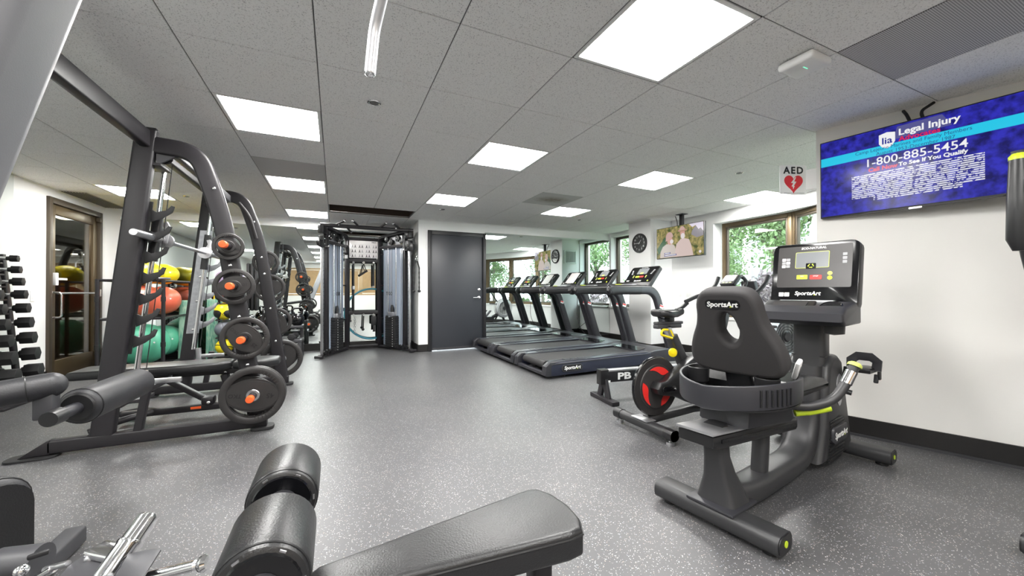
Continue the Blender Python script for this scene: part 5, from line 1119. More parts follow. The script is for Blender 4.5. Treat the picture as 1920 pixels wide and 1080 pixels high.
# medicine ball tree
def med_tree():
    O = V(-1.53, 7.12, 0); o = thing('medicine_ball_rack', 'slim upright rack of medicine balls in front of the mirror', 'rack', O)
    for s in (-1, 1): part(o, 'post', B(O).cyl((O.x + s * .10, 7.27, 0), (O.x + s * .10, 7.27, 1.28), .016, n=10), 'powder')
    b = B(O).tube([(O.x - .2, 6.95, .02), (O.x - .12, 7.27, .02), (O.x + .12, 7.27, .02), (O.x + .2, 6.95, .02)], .016, 8); part(o, 'base', b, 'powder')
    for z in (.09, .36, .63, .88, 1.13):
        part(o, 'cradle', B(O).tube(fillet([(O.x - .10, 7.27, z), (O.x - .10, 7.05, z - .02), (O.x + .10, 7.05, z - .02), (O.x + .10, 7.27, z)], .05), .008, 8), 'powder')
med_tree()
MB_ = [('ball_yellow', .205, .115, 'small yellow medicine ball at the bottom of the upright rack'), ('ball_grey', .47, .125, 'grey medicine ball second from the bottom of the upright rack'), ('ball_yellow', .745, .130, 'yellow and black medicine ball in the middle of the upright rack'), ('ball_red', 1.0, .112, 'red and black medicine ball second from the top of the upright rack'), ('ball_purple', 1.245, .120, 'purple medicine ball at the top of the upright rack')]
for m_, z, r, lb in MB_:
    c = V(-1.53, 7.13, z); o = thing('medicine_ball', lb, 'medicine ball', c - V(0, 0, r), group='medicine balls on the upright rack'); o0 = c - V(0, 0, r)
    part(o, 'shell', B(o0).ball(c, r), m_)
    if m_ in ('ball_yellow', 'ball_red') and z > .3:
        for s in (-1, 1): part(o, 'end_panel', B(o0).ball(c + V(s * .022, 0, -.01), r * .975, (.93, 1.01, .8), rot=(0, s * .5, 0)), 'rubber')
        part(o, 'ball_mark', B(o0).torus(c + V(.12, -.93, -.3).normalized() * r, .014, .003, (.12, -.93, -.3), 16, 6), 'print_black')
    elif z < .3: part(o, 'ball_band', B(o0).torus(c, r * .99, .006, (.2, .3, 1), 36, 6), 'print_black')
    else: part(o, 'seam', B(o0).torus(c, r * .995, .003, (1, .2, .3), 40, 6), 'print_black')
for k, x in enumerate((-1.74, -1.66, -1.40)):
    c = V(x, 7.50, 1.15); o = thing('resistance_band', ('leftmost', 'second', 'rightmost')[k] + ' yellow resistance band hanging behind the medicine balls', 'band', c, group='yellow resistance bands')
    part(o, 'band', B(c).tube([(x, 7.50, 1.15), (x - .01, 7.49, .8), (x - .005, 7.48, .35), (x + .02, 7.48, .16), (x + .035, 7.49, .35), (x + .03, 7.49, .8), (x + .025, 7.50, 1.15)], .008, 6), 'yellow'); part(o, 'hook', B(c).cyl((x + .012, 7.55, 1.145), (x + .012, 7.48, 1.145), .006, n=8), 'chrome')
o = thing('pink_dumbbell', 'small pink dumbbell on the floor beside the medicine ball rack', 'dumbbell', (-1.88, 6.90, .036)); part(o, 'handle', B().cyl((-.05, 0, 0), (.05, 0, 0), .013), 'pink'); [part(o, 'head', B().lathe([(0, -.025), (.03, -.025), (.035, 0), (.03, .025), (0, .025)], (s * .065, 0, 0), (1, 0, 0), 16), 'pink') for s in (-1, 1)]

# ------------------------------------------------------------------ dumbbells
def dumbbell(scale, name='hex_dumbbell'):
    o = bpy.data.objects.new(name, None); COL.objects.link(o); o['category'] = 'dumbbell'; L_, R = .085 * scale + .025, .062 * scale + .014
    part(o, 'handle', B().lathe([(.0, -.075), (.014, -.075), (.0165, -.04), (.0185, 0), (.0165, .04), (.014, .075), (0, .075)], (0, 0, 0), (1, 0, 0), 16), 'chrome')
    for s in (-1, 1):
        hx = [(R * cos(radians(60 * k)), R * sin(radians(60 * k))) for k in range(6)]
        part(o, 'head', B().prism(hx, (s * (.07 + L_ / 2 + .012), 0, 0), (0, 1, 0), (0, 0, 1), (1, 0, 0), L_, .005, 2), 'rubber'); part(o, 'collar', B().lathe([(.0, -.012), (R * .55, -.012), (R * .62, .012), (0, .012)], (s * .072, 0, 0), (s, 0, 0), 20), 'plastic')
    return o
def dumbbell_rack():
    O = V(-2.85, 5.23, 0); o = thing('dumbbell_rack', 'tall black dumbbell rack against the left mirror', 'rack', O)
    for y in (4.93, 5.23, 5.53):
        part(o, 'side_post', B(O).sweep([(-2.86, y, .02), (-2.985, y, 1.42)], rrect(.05, .04, .01), (1, 0, 0)), 'powder')
    part(o, 'base', B(O).bx((-3.02, 4.90, 0), (-2.62, 5.56, .022), .006), 'powder')
    for k in range(10):
        z = ZL[k]; x = -2.86 - .125 * z / 1.42
        part(o, 'saddle_bar', B(O).bx((x - .02, 4.93, z - RK(k) * .87 - .02), (x + .02, 5.53, z - RK(k) * .87 - .004), .003), 'powder')
RK = lambda k: .062 * (1.02 - .075 * k) + .014
ZL = [.10]
for k in range(9): ZL.append(ZL[-1] + (RK(k) + RK(k + 1)) * .9 + .040)
dumbbell_rack()
ORD = ['lowest', 'second', 'third', 'fourth', 'fifth', 'sixth', 'seventh', 'eighth', 'ninth', 'topmost']
for k, z in enumerate(ZL):
    sc = 1.02 - .075 * k; base = dumbbell(sc)
    for cidx, y in enumerate((5.38, 5.08)):
        r = base if cidx == 0 else dup(base, (0, 0, 0)); r.location = (-2.80 - .135 * z / 1.38, y, z); r['label'] = ('%s hex dumbbell' % ORD[k]) + (' counted from the floor' if 0 < k < 9 else '') + (' in the dumbbell rack column nearest the glass door' if cidx == 0 else ' in the second column of the dumbbell rack'); r['group'] = 'hex dumbbells on the rack'; r.rotation_euler = (0, 0, .12)

# low shelf with kettlebells behind the frame ----------------------
def shelf():
    O = V(-.88, 6.85, 0); o = thing('storage_shelf', 'low dark two-tier shelf with kettlebells in front of the mirror', 'shelf', O); x0, x1, y0, y1 = -1.32, -.46, 6.62, 7.12
    for x in (x0 + .03, x1 - .03):
        for y in (y0 + .03, y1 - .03): part(o, 'leg', B(O).bx((x - .025, y - .025, 0), (x + .025, y + .025, .47 if y > 6.9 else .30), .004), 'powder_grey')
    part(o, 'top_shelf', B(O).bx((x0, 6.80, .47), (x1, y1, .51), .006), 'powder_grey'); part(o, 'lower_shelf', B(O).bx((x0, y0, .27), (x1, 7.0, .31), .006), 'powder_grey'); part(o, 'tie_bar', B(O).bx((x0, y1 - .04, .1), (x1, y1 - .01, .14), .004), 'powder_grey')
shelf()
def kettlebell():
    o = bpy.data.objects.new('kettlebell', None); COL.objects.link(o); o['category'] = 'kettlebell'
    part(o, 'bell', B().lathe([(0, 0), (.055, 0), (.07, .012), (.095, .06), (.10, .10), (.085, .15), (.05, .178), (0, .185)], (0, 0, 0), n=28), 'plastic_gloss'); part(o, 'handle', B().tube(fillet([(-.045, 0, .155), (-.075, 0, .235), (-.05, 0, .27), (.05, 0, .27), (.075, 0, .235), (.045, 0, .155)], .04), .015, 12), 'plastic_gloss'); return o
kb = kettlebell()
for i, (x, y, lb) in enumerate(((-.54, 6.93, 'glossy black kettlebell at the right end of the shelf'), (-.76, 6.95, 'glossy black kettlebell second from the right end of the shelf'), (-.98, 6.93, 'glossy black kettlebell near the left end of the shelf'), (-1.2, 6.95, 'glossy black kettlebell at the left end of the shelf'))):
    r = kb if i == 0 else dup(kb, (0, 0, 0)); r.location = (x, y, .51); r.rotation_euler = (0, 0, .5 * i + .3); r['label'] = lb; r['group'] = 'kettlebells on the shelf'
for i, (x, lb) in enumerate(((-.58, 'hex dumbbell at the right end of the lower shelf'), (-.80, 'hex dumbbell in the middle of the lower shelf'), (-1.06, 'hex dumbbell at the left of the lower shelf'))):
    d0 = dumbbell(.62) if i == 0 else dup(d0, (0, 0, 0)); d0.location = (x, 6.74, .3575); d0.rotation_euler = (0, 0, 1.45); d0['label'] = lb; d0['group'] = 'dumbbells on the low shelf'

# black mats hanging / standing between the mirror and the shelf
for k in range(3):
    x = -1.29 + k * .055; solo('rolled_mat', B((x, 7.48, .5)).box((x, 7.48, 1.12), (.045, .07, .78), .018), 'rubber', ('left', 'middle', 'right')[k] + ' of three black mats hanging on the mirrored wall', 'mat', 'black hanging mats')

# ------------------------------------------------------------------ cable crossover machine
def cable_machine():
    O = V(.5, 7.0, 0); o = thing('cable_machine', 'black dual-stack cable machine in the corner beside the black door', 'weight machine', O)
    F1, B1, B2, F2 = V(-.19, 6.64, 0), V(.20, 7.40, 0), V(.74, 7.40, 0), V(1.17, 6.66, 0)
    for F, Bk, sg in ((F1, B1, 1), (F2, B2, -1)):
        d = (Bk - F).normalized(); L_ = (Bk - F).length; n = V(-d.y, d.x, 0); at = lambda s, z, off=0: F + d * s + n * off + V(0, 0, z)
        Rm = Matrix((d, n, V(0, 0, 1))).transposed()
        part(o, 'base_tube', B(O).sweep([at(-.06, .035), at(L_, .035)], rrect(.06, .05, .018), (0, 0, 1)), 'powder')
        part(o, 'base_foot', B(O).sweep([at(-.07, .03, -.06), at(-.07, .03, .06)], rrect(.06, .045, .018), (0, 0, 1)), 'powder')
        part(o, 'front_column', B(O).box(at(.13, 1.02), (.065, .07, 2.0), .008, Rm), 'powder'); part(o, 'rear_column', B(O).box(at(L_, 1.0), (.065, .07, 1.92), .008, Rm), 'powder')
        gc = part(o, 'guide_column', B(O).box(at(.02, .98), (.035, .045, 1.86), .004, Rm), 'steel', 'perforated steel adjustment column')
        for k in range(24): part(gc, 'pin_hole', B(O).cyl(at(.02, .25 + k * .066, -.024 * sg), at(.02, .25 + k * .066, -.0215 * sg), .006, n=8), 'frame_black')
        sh = part(o, 'shroud', B(O).box(at(.48, .96, .035 * sg), (.58, .008, 1.78), .002, Rm), 'shroud', 'pale blue-grey translucent stack shroud')
        for k in range(4): part(sh, 'shroud_fold', B(O).box(at(.27 + k * .14, .96, .029 * sg), (.008, .012, 1.76), .002, Rm), 'alu')
        lt = letters(sh, 'TKO', .085, at(.60, 1.0, .028 * sg), d * -1.0 * 1 if sg < 0 else d * -1, (0, 0, 1), 'print_black', .001, 0, .002, origin=O)
        st = part(o, 'weight_stack', B(O).box(at(.47, .33, -.012 * sg), (.26, .085, .56), .004, Rm), 'plastic')
        for k in range(13): part(st, 'stack_plate', B(O).box(at(.47, .075 + k * .041, -.012 * sg), (.268, .092, .034), .003, Rm), 'rubber'); part(st, 'number_dot', B(O).cyl(at(.40, .075 + k * .041, -.0585 * sg), at(.40, .075 + k * .041, -.06 * sg), .007, n=8), 'white')
        part(o, 'top_weight', B(O).box(at(.47, .64, -.012 * sg), (.15, .08, .07), .006, Rm), 'alu'); part(o, 'stack_boot', B(O).sweep([at(.47, .66, -.012 * sg), at(.47, .74, -.012 * sg), at(.47, .80, -.012 * sg)], rrect(.09, .05, .02), (1, 0, 0), scl=[1, 1, .6]), 'rubber'); part(o, 'selector_pin', B(O).lathe([(.006, 0), (.006, .06), (.016, .065), (.016, .09), (0, .095)], at(.40, .60, -.05 * sg), n * -sg, 14), 'chrome')
        for k in (.36, .58): part(o, 'stack_rod', B(O).cyl(at(k, .05, -.012 * sg), at(k, 1.84, -.012 * sg), .010, n=10), 'chrome')
        part(o, 'lift_cable', B(O).cyl(at(.47, .78, -.012 * sg), at(.47, 1.9, -.012 * sg), .004, n=6), 'rubber')
        # arched head with pulleys
        part(o, 'head_arch', B(O).sweep(fillet([at(L_, 1.78), at(L_, 2.02), at(.10, 2.07)], .18, 8), rrect(.06, .07, .012), (0, 0, 1)), 'powder'); part(o, 'head_rail', B(O).sweep([at(.13, 1.84), at(L_, 1.84)], rrect(.05, .05, .01), (0, 0, 1)), 'powder')
        hp = part(o, 'head_plate', B(O).box(at(.42, 1.94, .01 * sg), (.40, .012, .17), .004, Rm), 'steel')
        for s, z, r in ((.30, 1.97, .055), (.48, 1.92, .05), (.60, 1.98, .045), (.20, 1.91, .04)): part(hp, 'pulley', B(O).lathe([(r, -.016), (r * .9, -.005), (r * .9, .005), (r, .016), (r * .3, .02), (0, .02)], at(s, z, -.022 * sg), n * -sg, 22), 'plastic'); part(hp, 'pulley_bolt', B(O).ball(at(s, z, -.044 * sg), .012, (1, 1, 1), 10, 6), 'chrome')
        # sliding carriage with swivel pulley
        ca = part(o, 'carriage', B(O).box(at(.03, 1.83), (.10, .09, .18), .012, Rm), 'plastic'); part(ca, 'swivel_pulley', B(O).lathe([(.05, -.018), (.045, -.006), (.045, .006), (.05, .018), (0, .02)], at(-.065, 1.80), n, 22), 'rubber'); part(ca, 'swivel_plate', B(O).box(at(-.06, 1.79, -.03 * sg), (.11, .012, .13), .02, Rm), 'plastic'); part(ca, 'pull_knob', B(O).lathe([(.008, 0), (.008, .04), (.018, .045), (.018, .07), (0, .075)], at(.03, 1.75, -.045 * sg), n * -sg, 14), 'chrome')
        for z in (1.87, 1.79): part(ca, 'carriage_bolt', B(O).ball(at(-.0, z, -.05 * sg), .011, (1, 1, 1), 10, 6), 'chrome')
        part(o, 'head_block', B(O).box(at(.03, 2.02), (.14, .10, .14), .02, Rm), 'plastic')
        for s, z in ((.02, .09), (.10, .10), (.2, .085)): part(o, 'low_pulley', B(O).lathe([(.035, -.014), (.03, 0), (.035, .014), (0, .016)], at(s + .02, z, -.04 * sg), n, 16), 'plastic')
        for z in (1.72, 1.15, .55): part(o, 'shroud_clip', B(O).box(at(L_ - .06, z, .02 * sg), (.06, .03, .02), .004, Rm), 'plastic')
        part(o, 'warning_label', B(O).box(at(L_ - .036, 1.66, 0) if sg > 0 else at(L_, 1.66, .0355), (.002, .05, .06), 0, Rm), 'white')
    a, c = V(F1.x - .02, F1.y - .01, 2.085), V(F2.x + .05, F2.y - .01, 2.085)
    tb = part(o, 'pullup_bar', B(O).sweep([a, c], rrect(.06, .06, .02), (0, 0, 1)), 'powder')
    for x, dx, dy, dz in ((-.02, .16, -.16, .06), (.36, -.10, -.16, .07), (.66, .10, -.16, .07), (1.02, -.15, -.16, .07), (.16, .08, .18, -.06)):
        g = part(tb, 'pullup_grip', B(O).tube([(x, 6.66, 2.09), (x + dx, 6.66 + dy, 2.09 + dz)], .017, 12), 'foam'); part(g, 'grip_end', B(O).ball((x + dx, 6.66 + dy, 2.09 + dz), .018, (1, 1, 1), 12, 8), 'chrome')
    for x in (.05, .93): part(tb, 'bar_clamp', B(O).ball((x, 6.62, 2.10), .02, (1, 1, 1), 12, 8), 'chrome')
    for z, nm in ((1.60, 'middle_bar'), (.66, 'lower_bar'), (1.98, 'upper_bar')): part(o, nm, B(O).sweep([(B1.x, B1.y, z), (B2.x, B2.y, z)], rrect(.05, .07, .012), (0, 0, 1)), 'powder')
    ps = part(o, 'exercise_chart', B(O).bx((B1.x + .03, B1.y - .045, 1.645), (B2.x - .03, B1.y - .037, 1.955), .002), 'paper', 'white chart of small exercise pictures')
    letters(ps, 'TKO', .028, (B2.x - .10, B1.y - .0455, 1.93), (1, 0, 0), (0, 0, 1), 'print_black', .0005, .1, .001, origin=O, sx=1.3)
    for i in range(4):
        for j in range(3):
            fx, fz = B1.x + .065 + i * .118, 1.845 - j * .085
            part(ps, 'chart_line', B(O).bx((fx - .012, B1.y - .0456, fz + .042), (fx + .09, B1.y - .045, fz + .0435)), 'print_grey')
            for k in range(2):
                x = fx + .018 + k * .045; f_ = B(O); f_.box((x, B1.y - .0458, fz + .026), (.010, .001, .012)); f_.box((x, B1.y - .0458, fz + .005), (.014, .001, .026)); f_.box((x - .010, B1.y - .0458, fz - .012), (.008, .001, .018)); f_.box((x + .010, B1.y - .0458, fz - .012), (.008, .001, .018)); part(ps, 'chart_figure', f_, 'print_black' if (i + j + k) % 3 else 'print_grey')
    for i in range(3):
        x = B1.x + .10 + i * .17
        for z in (1.565, .625): part(o, 'accessory_hook', B(O).torus((x, B1.y - .04, z), .014, .004, (0, 1, 0), 16, 6), 'chrome')
    part(o, 'rear_brace', B(O).sweep([(B1.x, B1.y, .06), (B2.x, B2.y, .06)], rrect(.05, .04, .01), (0, 0, 1)), 'powder')
cable_machine()
HB = 7.348
def hang(name, label, cat, parts):
    o = thing(name, label, cat, parts[0][1].o)
    for nm, b, m_ in parts: part(o, nm, b, m_)
    return o
c = V(.30, HB, 1.54); hang('lat_bar', 'long black straight bar hanging at the left of the cable machine', 'cable attachment', [('bar', B(c).cyl(c, c - V(0, 0, .86), .016, n=12), 'powder'), ('clip', B(c).torus(c + V(0, 0, .012), .014, .004, (1, 0, 0), 16, 6), 'chrome'), ('collar', B(c).cyl(c - V(.0, 0, .40), c - V(.0, 0, .46), .024, n=12), 'chrome')])
c = V(.47, HB, 1.54); hang('stirrup_handle', 'black stirrup handle hanging in the middle under the exercise chart', 'cable attachment', [('strap', B(c).tube([c, c + V(-.045, 0, -.18), c + V(.045, 0, -.13), c], .008, 8), 'rubber'), ('grip', B(c).cyl(c + V(-.07, 0, -.21), c + V(.06, 0, -.12), .02, n=14), 'foam')])
c = V(.64, HB, 1.54); hang('short_bar', 'short black straight bar hanging at the right under the exercise chart', 'cable attachment', [('bar', B(c).cyl(c, c - V(0, 0, .40), .016, n=12), 'powder'), ('bar_end', B(c).cyl(c - V(0, 0, .40), c - V(0, 0, .43), .013, n=12), 'chrome'), ('clip', B(c).torus(c + V(0, 0, .012), .014, .004, (1, 0, 0), 16, 6), 'chrome')])
c = V(.47, HB, .60); hang('rope_handle', 'short black rope with ball end on the lower bar', 'cable attachment', [('rope', B(c).cyl(c, c - V(.01, 0, .22), .011, n=10), 'rubber'), ('ball_end', B(c).ball(c - V(.012, 0, .24), .026, (1, 1, 1), 14, 8), 'rubber')])
c = V(.64, HB, .60); hang('ankle_strap', 'black padded ankle strap hanging on the lower bar', 'cable attachment', [('cuff', B(c).box(c - V(0, 0, .09), (.095, .05, .17), .022), 'rubber'), ('strap_tail', B(c).box(c - V(-.005, 0, .22), (.04, .012, .14), .004), 'rubber'), ('buckle', B(c).torus(c + V(0, -.01, .01), .016, .004, (0, 1, 0), 16, 6), 'chrome')])
c = V(.33, HB - .01, .60); ch = thing('chain', 'steel chain hanging from the lower bar of the cable machine', 'chain', c)
for k in range(9): part(ch, 'link', B(c).torus(c - V(0, 0, .02 + k * .034), .014, .0035, (1, 0, 0) if k % 2 else (0, 1, 0), 14, 6), 'chrome')
# triceps rope on the right tower
c = V(1.262, 6.575, 1.60); o = thing('triceps_rope', 'black twisted double rope hanging at the right tower beside the black door', 'cable attachment', c)
for s in (-1, 1):
    pts = [c + V(s * (.012 + .035 * min(1, k / 3)), 0, -.03 - .042 * k) for k in range(13)]
    part(o, 'rope', B(c).tube(pts, .013, 10, (1, 0, 0), scl=[1.0 if k % 2 else .78 for k in range(13)]), 'rubber'); part(o, 'rope_knob', B(c).ball(pts[-1] - V(0, 0, .02), .028, (1, 1, .8), 16, 10), 'rubber')
part(o, 'ring', B(c).torus(c, .018, .005, (0, 1, 0), 18, 8), 'chrome'); part(o, 'clip', B(c).torus(c + V(0, 0, .04), .02, .004, (1, 0, 0), 18, 6), 'chrome')
# teal hose ring behind the machine
c = V(.62, 7.46, .63); ho = B(c).torus(c, .46, .016, (0, 1, 0), 60, 10); solo('resistance_hoop', ho, 'hose_blue', 'teal blue flexible hoop standing behind the cable machine', 'hoop')

# ------------------------------------------------------------------ machines around the camera
def lat_machine():
    O = V(-.95, 1.4, 0); o = thing('lat_pulldown_machine', 'lat pulldown machine at the left edge with grey column and thigh rollers', 'weight machine', O)
    d = V(-.125, .05, -.36)
    top = V(-.40, .845, 1.515); q = lambda z: top + d * ((1.515 - z) / .36)
    part(o, 'column', B(O).sweep([q(0.03) + V(-.062, -.02, 0), q(2.16) + V(-.062, -.02, 0)], rrect(.15, .13, .03, 4), (0, 1, 0)), 'silver_grey', 'grey leaning column')
    tp = q(2.12) + V(-.062, -.02, 0)
    part(o, 'boom', B(O).sweep([tp, V(.10, .62, 2.14), V(.32, .58, 2.14)], rrect(.07, .09, .015), (0, 0, 1)), 'powder_grey'); part(o, 'boom_pulley', B(O).lathe([(.05, -.015), (.044, 0), (.05, .015), (0, .018)], (.20, .60, 2.08), (0, 1, 0), 24), 'plastic')
    b0 = q(.03) + V(-.06, -.02, 0); part(o, 'base_rail', B(O).sweep([V(b0.x, b0.y, .04), V(b0.x, 2.2, .04)], rrect(.07, .07, .012), (0, 0, 1)), 'powder_grey'); part(o, 'base_foot', B(O).sweep([V(b0.x - .35, b0.y, .035), V(b0.x + .2, b0.y, .035)], rrect(.08, .06, .012), (0, 0, 1)), 'powder_grey')
    # thigh roller across the seat
    r0, r1 = V(-.825, 1.87, .64), V(-.795, 2.25, .645)
    r_ = part(o, 'thigh_roller', B(O).lathe([(0, 0), (.050, 0), (.058, .006), (.062, .02), (.062, .365), (.056, .382), (0, .384)], r0, r1 - r0, 32), 'vinyl_grey', 'grey vinyl roller pad'); part(r_, 'roller_disc', B(O).lathe([(.0, -.004), (.045, -.004), (.05, .0)], r0, r1 - r0, 28), 'plastic'); part(r_, 'roller_seam', B(O).torus(r0.lerp(r1, .05), .0615, .0025, r1 - r0, 32, 6), 'plastic')
    ax0 = r0 - (r1 - r0).normalized() * .10
    part(o, 'roller_axle', B(O).cyl(ax0, r0, .02, n=16), 'plastic_grey'); part(o, 'axle_cap', B(O).lathe([(.0, -.03), (.024, -.03), (.026, -.01), (.026, .02), (0, .02)], ax0, r1 - r0, 18), 'plastic')
    arm = fillet([V(-.87, 1.82, .735), V(-1.02, 1.74, .72), V(-1.45, 1.55, .66)], .08, 5)
    h = part(o, 'roller_arm', B(O).tube(arm, .042, 18), 'vinyl_grey', 'padded arm leading off to the left'); part(h, 'arm_end', B(O).ball(arm[0], .042, (1, 1, 1), 18, 12), 'vinyl_grey'); part(h, 'arm_seam', B(O).torus(arm[0].lerp(arm[1], .55), .0425, .002, arm[1] - arm[0], 24, 6), 'plastic')
    part(o, 'arm_bracket', B(O).box((-.875, 1.815, .675), (.05, .045, .10), .006), 'powder_grey')
    part(o, 'arm_post', B(O).sweep([V(-1.40, 1.57, .66), V(-1.42, 1.57, .04)], rrect(.06, .06, .012), (1, 0, 0)), 'powder_grey'); part(o, 'base_tie', B(O).sweep([V(-1.42, 1.57, .04), V(b0.x, 1.57, .04)], rrect(.06, .06, .012), (0, 0, 1)), 'powder_grey')
    return o
lat_machine()
bar_pts = fillet([V(.083, 1.06, 1.622), V(.093, 1.055, 1.735), V(.118, .99, 1.84), V(.20, .60, 1.93), V(.30, .2, 1.84), V(.32, .13, 1.72)], [.03, .04, .05, .04], 5)
c = bar_pts[0]; o = thing('lat_pulldown_bar', 'chrome lat pulldown bar end hanging from above at the top of the view', 'cable attachment', c)
part(o, 'bar', B(c).tube(bar_pts, .0145, 16), 'alu'); part(o, 'end_cap', B(c).ball(bar_pts[0], .0142, (1, 1, .6), 14, 8), 'chrome'); part(o, 'cable', B(c).cyl((.20, .60, 1.94), (.20, .60, 2.032), .004, n=8), 'rubber'); part(o, 'clip', B(c).torus((.20, .60, 1.955), .018, .005, (1, 0, 0), 16, 6), 'chrome')

def ab_bench():
    O = V(.2, .9, 0); o = thing('adjustable_bench', 'black padded adjustable bench with foot rollers, nearest the camera', 'bench', O); z = .447
    pp = [(-.06, .795), (-.035, .78), (.12, .786), (.50, .752), (.538, .757), (.560, .80), (.566, .86), (.555, .925), (.530, .972), (.50, .978), (.05, .905), (-.03, .892), (-.055, .87)]
    pd = part(o, 'back_pad', B(O).prism(pp, (0, 0, z), (1, 0, 0), (0, 1, 0), (0, 0, 1), .07, .014, 4), 'vinyl'); ring = [(x * .995 + .001, y * .998 + .002, z + .018) for x, y in pp]
    part(pd, 'piping', B(O).tube([(x, y, z + .020) for x, y in pp], .003, 6, closed=True), 'plastic')
    part(o, 'pad_beam', B(O).sweep([(-.05, .86, .385), (.50, .86, .385)], rrect(.06, .05, .01), (0, 0, 1)), 'powder'); part(o, 'front_post', B(O).sweep([(.475, .86, .36), (.475, .86, .03)], rrect(.055, .055, .012), (1, 0, 0)), 'powder'); part(o, 'front_foot', B(O).sweep([(.475, .66, .035), (.475, 1.06, .035)], rrect(.07, .06, .015), (0, 0, 1)), 'powder')
    part(o, 'base_beam', B(O).sweep([(.475, .86, .05), (-.55, .86, .05)], rrect(.06, .06, .012), (0, 0, 1)), 'powder'); part(o, 'rear_foot', B(O).sweep([(-.55, .62, .035), (-.55, 1.08, .035)], rrect(.07, .06, .015), (0, 0, 1)), 'powder')
    part(o, 'roller_post', B(O).sweep([(-.13, .86, .05), (-.105, .86, .58)], rrect(.05, .05, .01), (1, 0, 0)), 'powder')
    part(o, 'roller_axle', B(O).cyl((-.105, .68, .585), (-.105, 1.18, .585), .016, n=16), 'steel')
    for y0, y1 in ((.972, 1.155), (.70, .888)):
        r_ = part(o, 'foot_roller', B(O).lathe([(0, 0), (.058, 0), (.066, .004), (.071, .016), (.072, .03), (.072, y1 - y0 - .02), (.064, y1 - y0 - .003), (0, y1 - y0)], (-.105, y0, .585), (0, 1, 0), 36), 'vinyl', 'black vinyl roller pad')
        part(r_, 'roller_disc', B(O).lathe([(.0, -.003), (.056, -.003), (.06, .002)], (-.105, y0, .585), (0, 1, 0), 30), 'plastic_gloss'); part(r_, 'disc_hub', B(O).lathe([(.016, -.008), (.030, -.006), (.031, .0)], (-.105, y0, .585), (0, 1, 0), 24), 'plastic_grey'); part(r_, 'roller_seam', B(O).torus((-.105, y0 + .012, .585), .0685, .0025, (0, 1, 0), 36, 6), 'plastic')
        for k in range(6): part(r_, 'staple', B(O).box((-.105 + .062 * cos(k * 1.05), y0 + .001, .585 + .062 * sin(k * 1.05)), (.010, .003, .003), rot=(0, -k * 1.05 + 1.57, 0)), 'steel')
ab_bench()

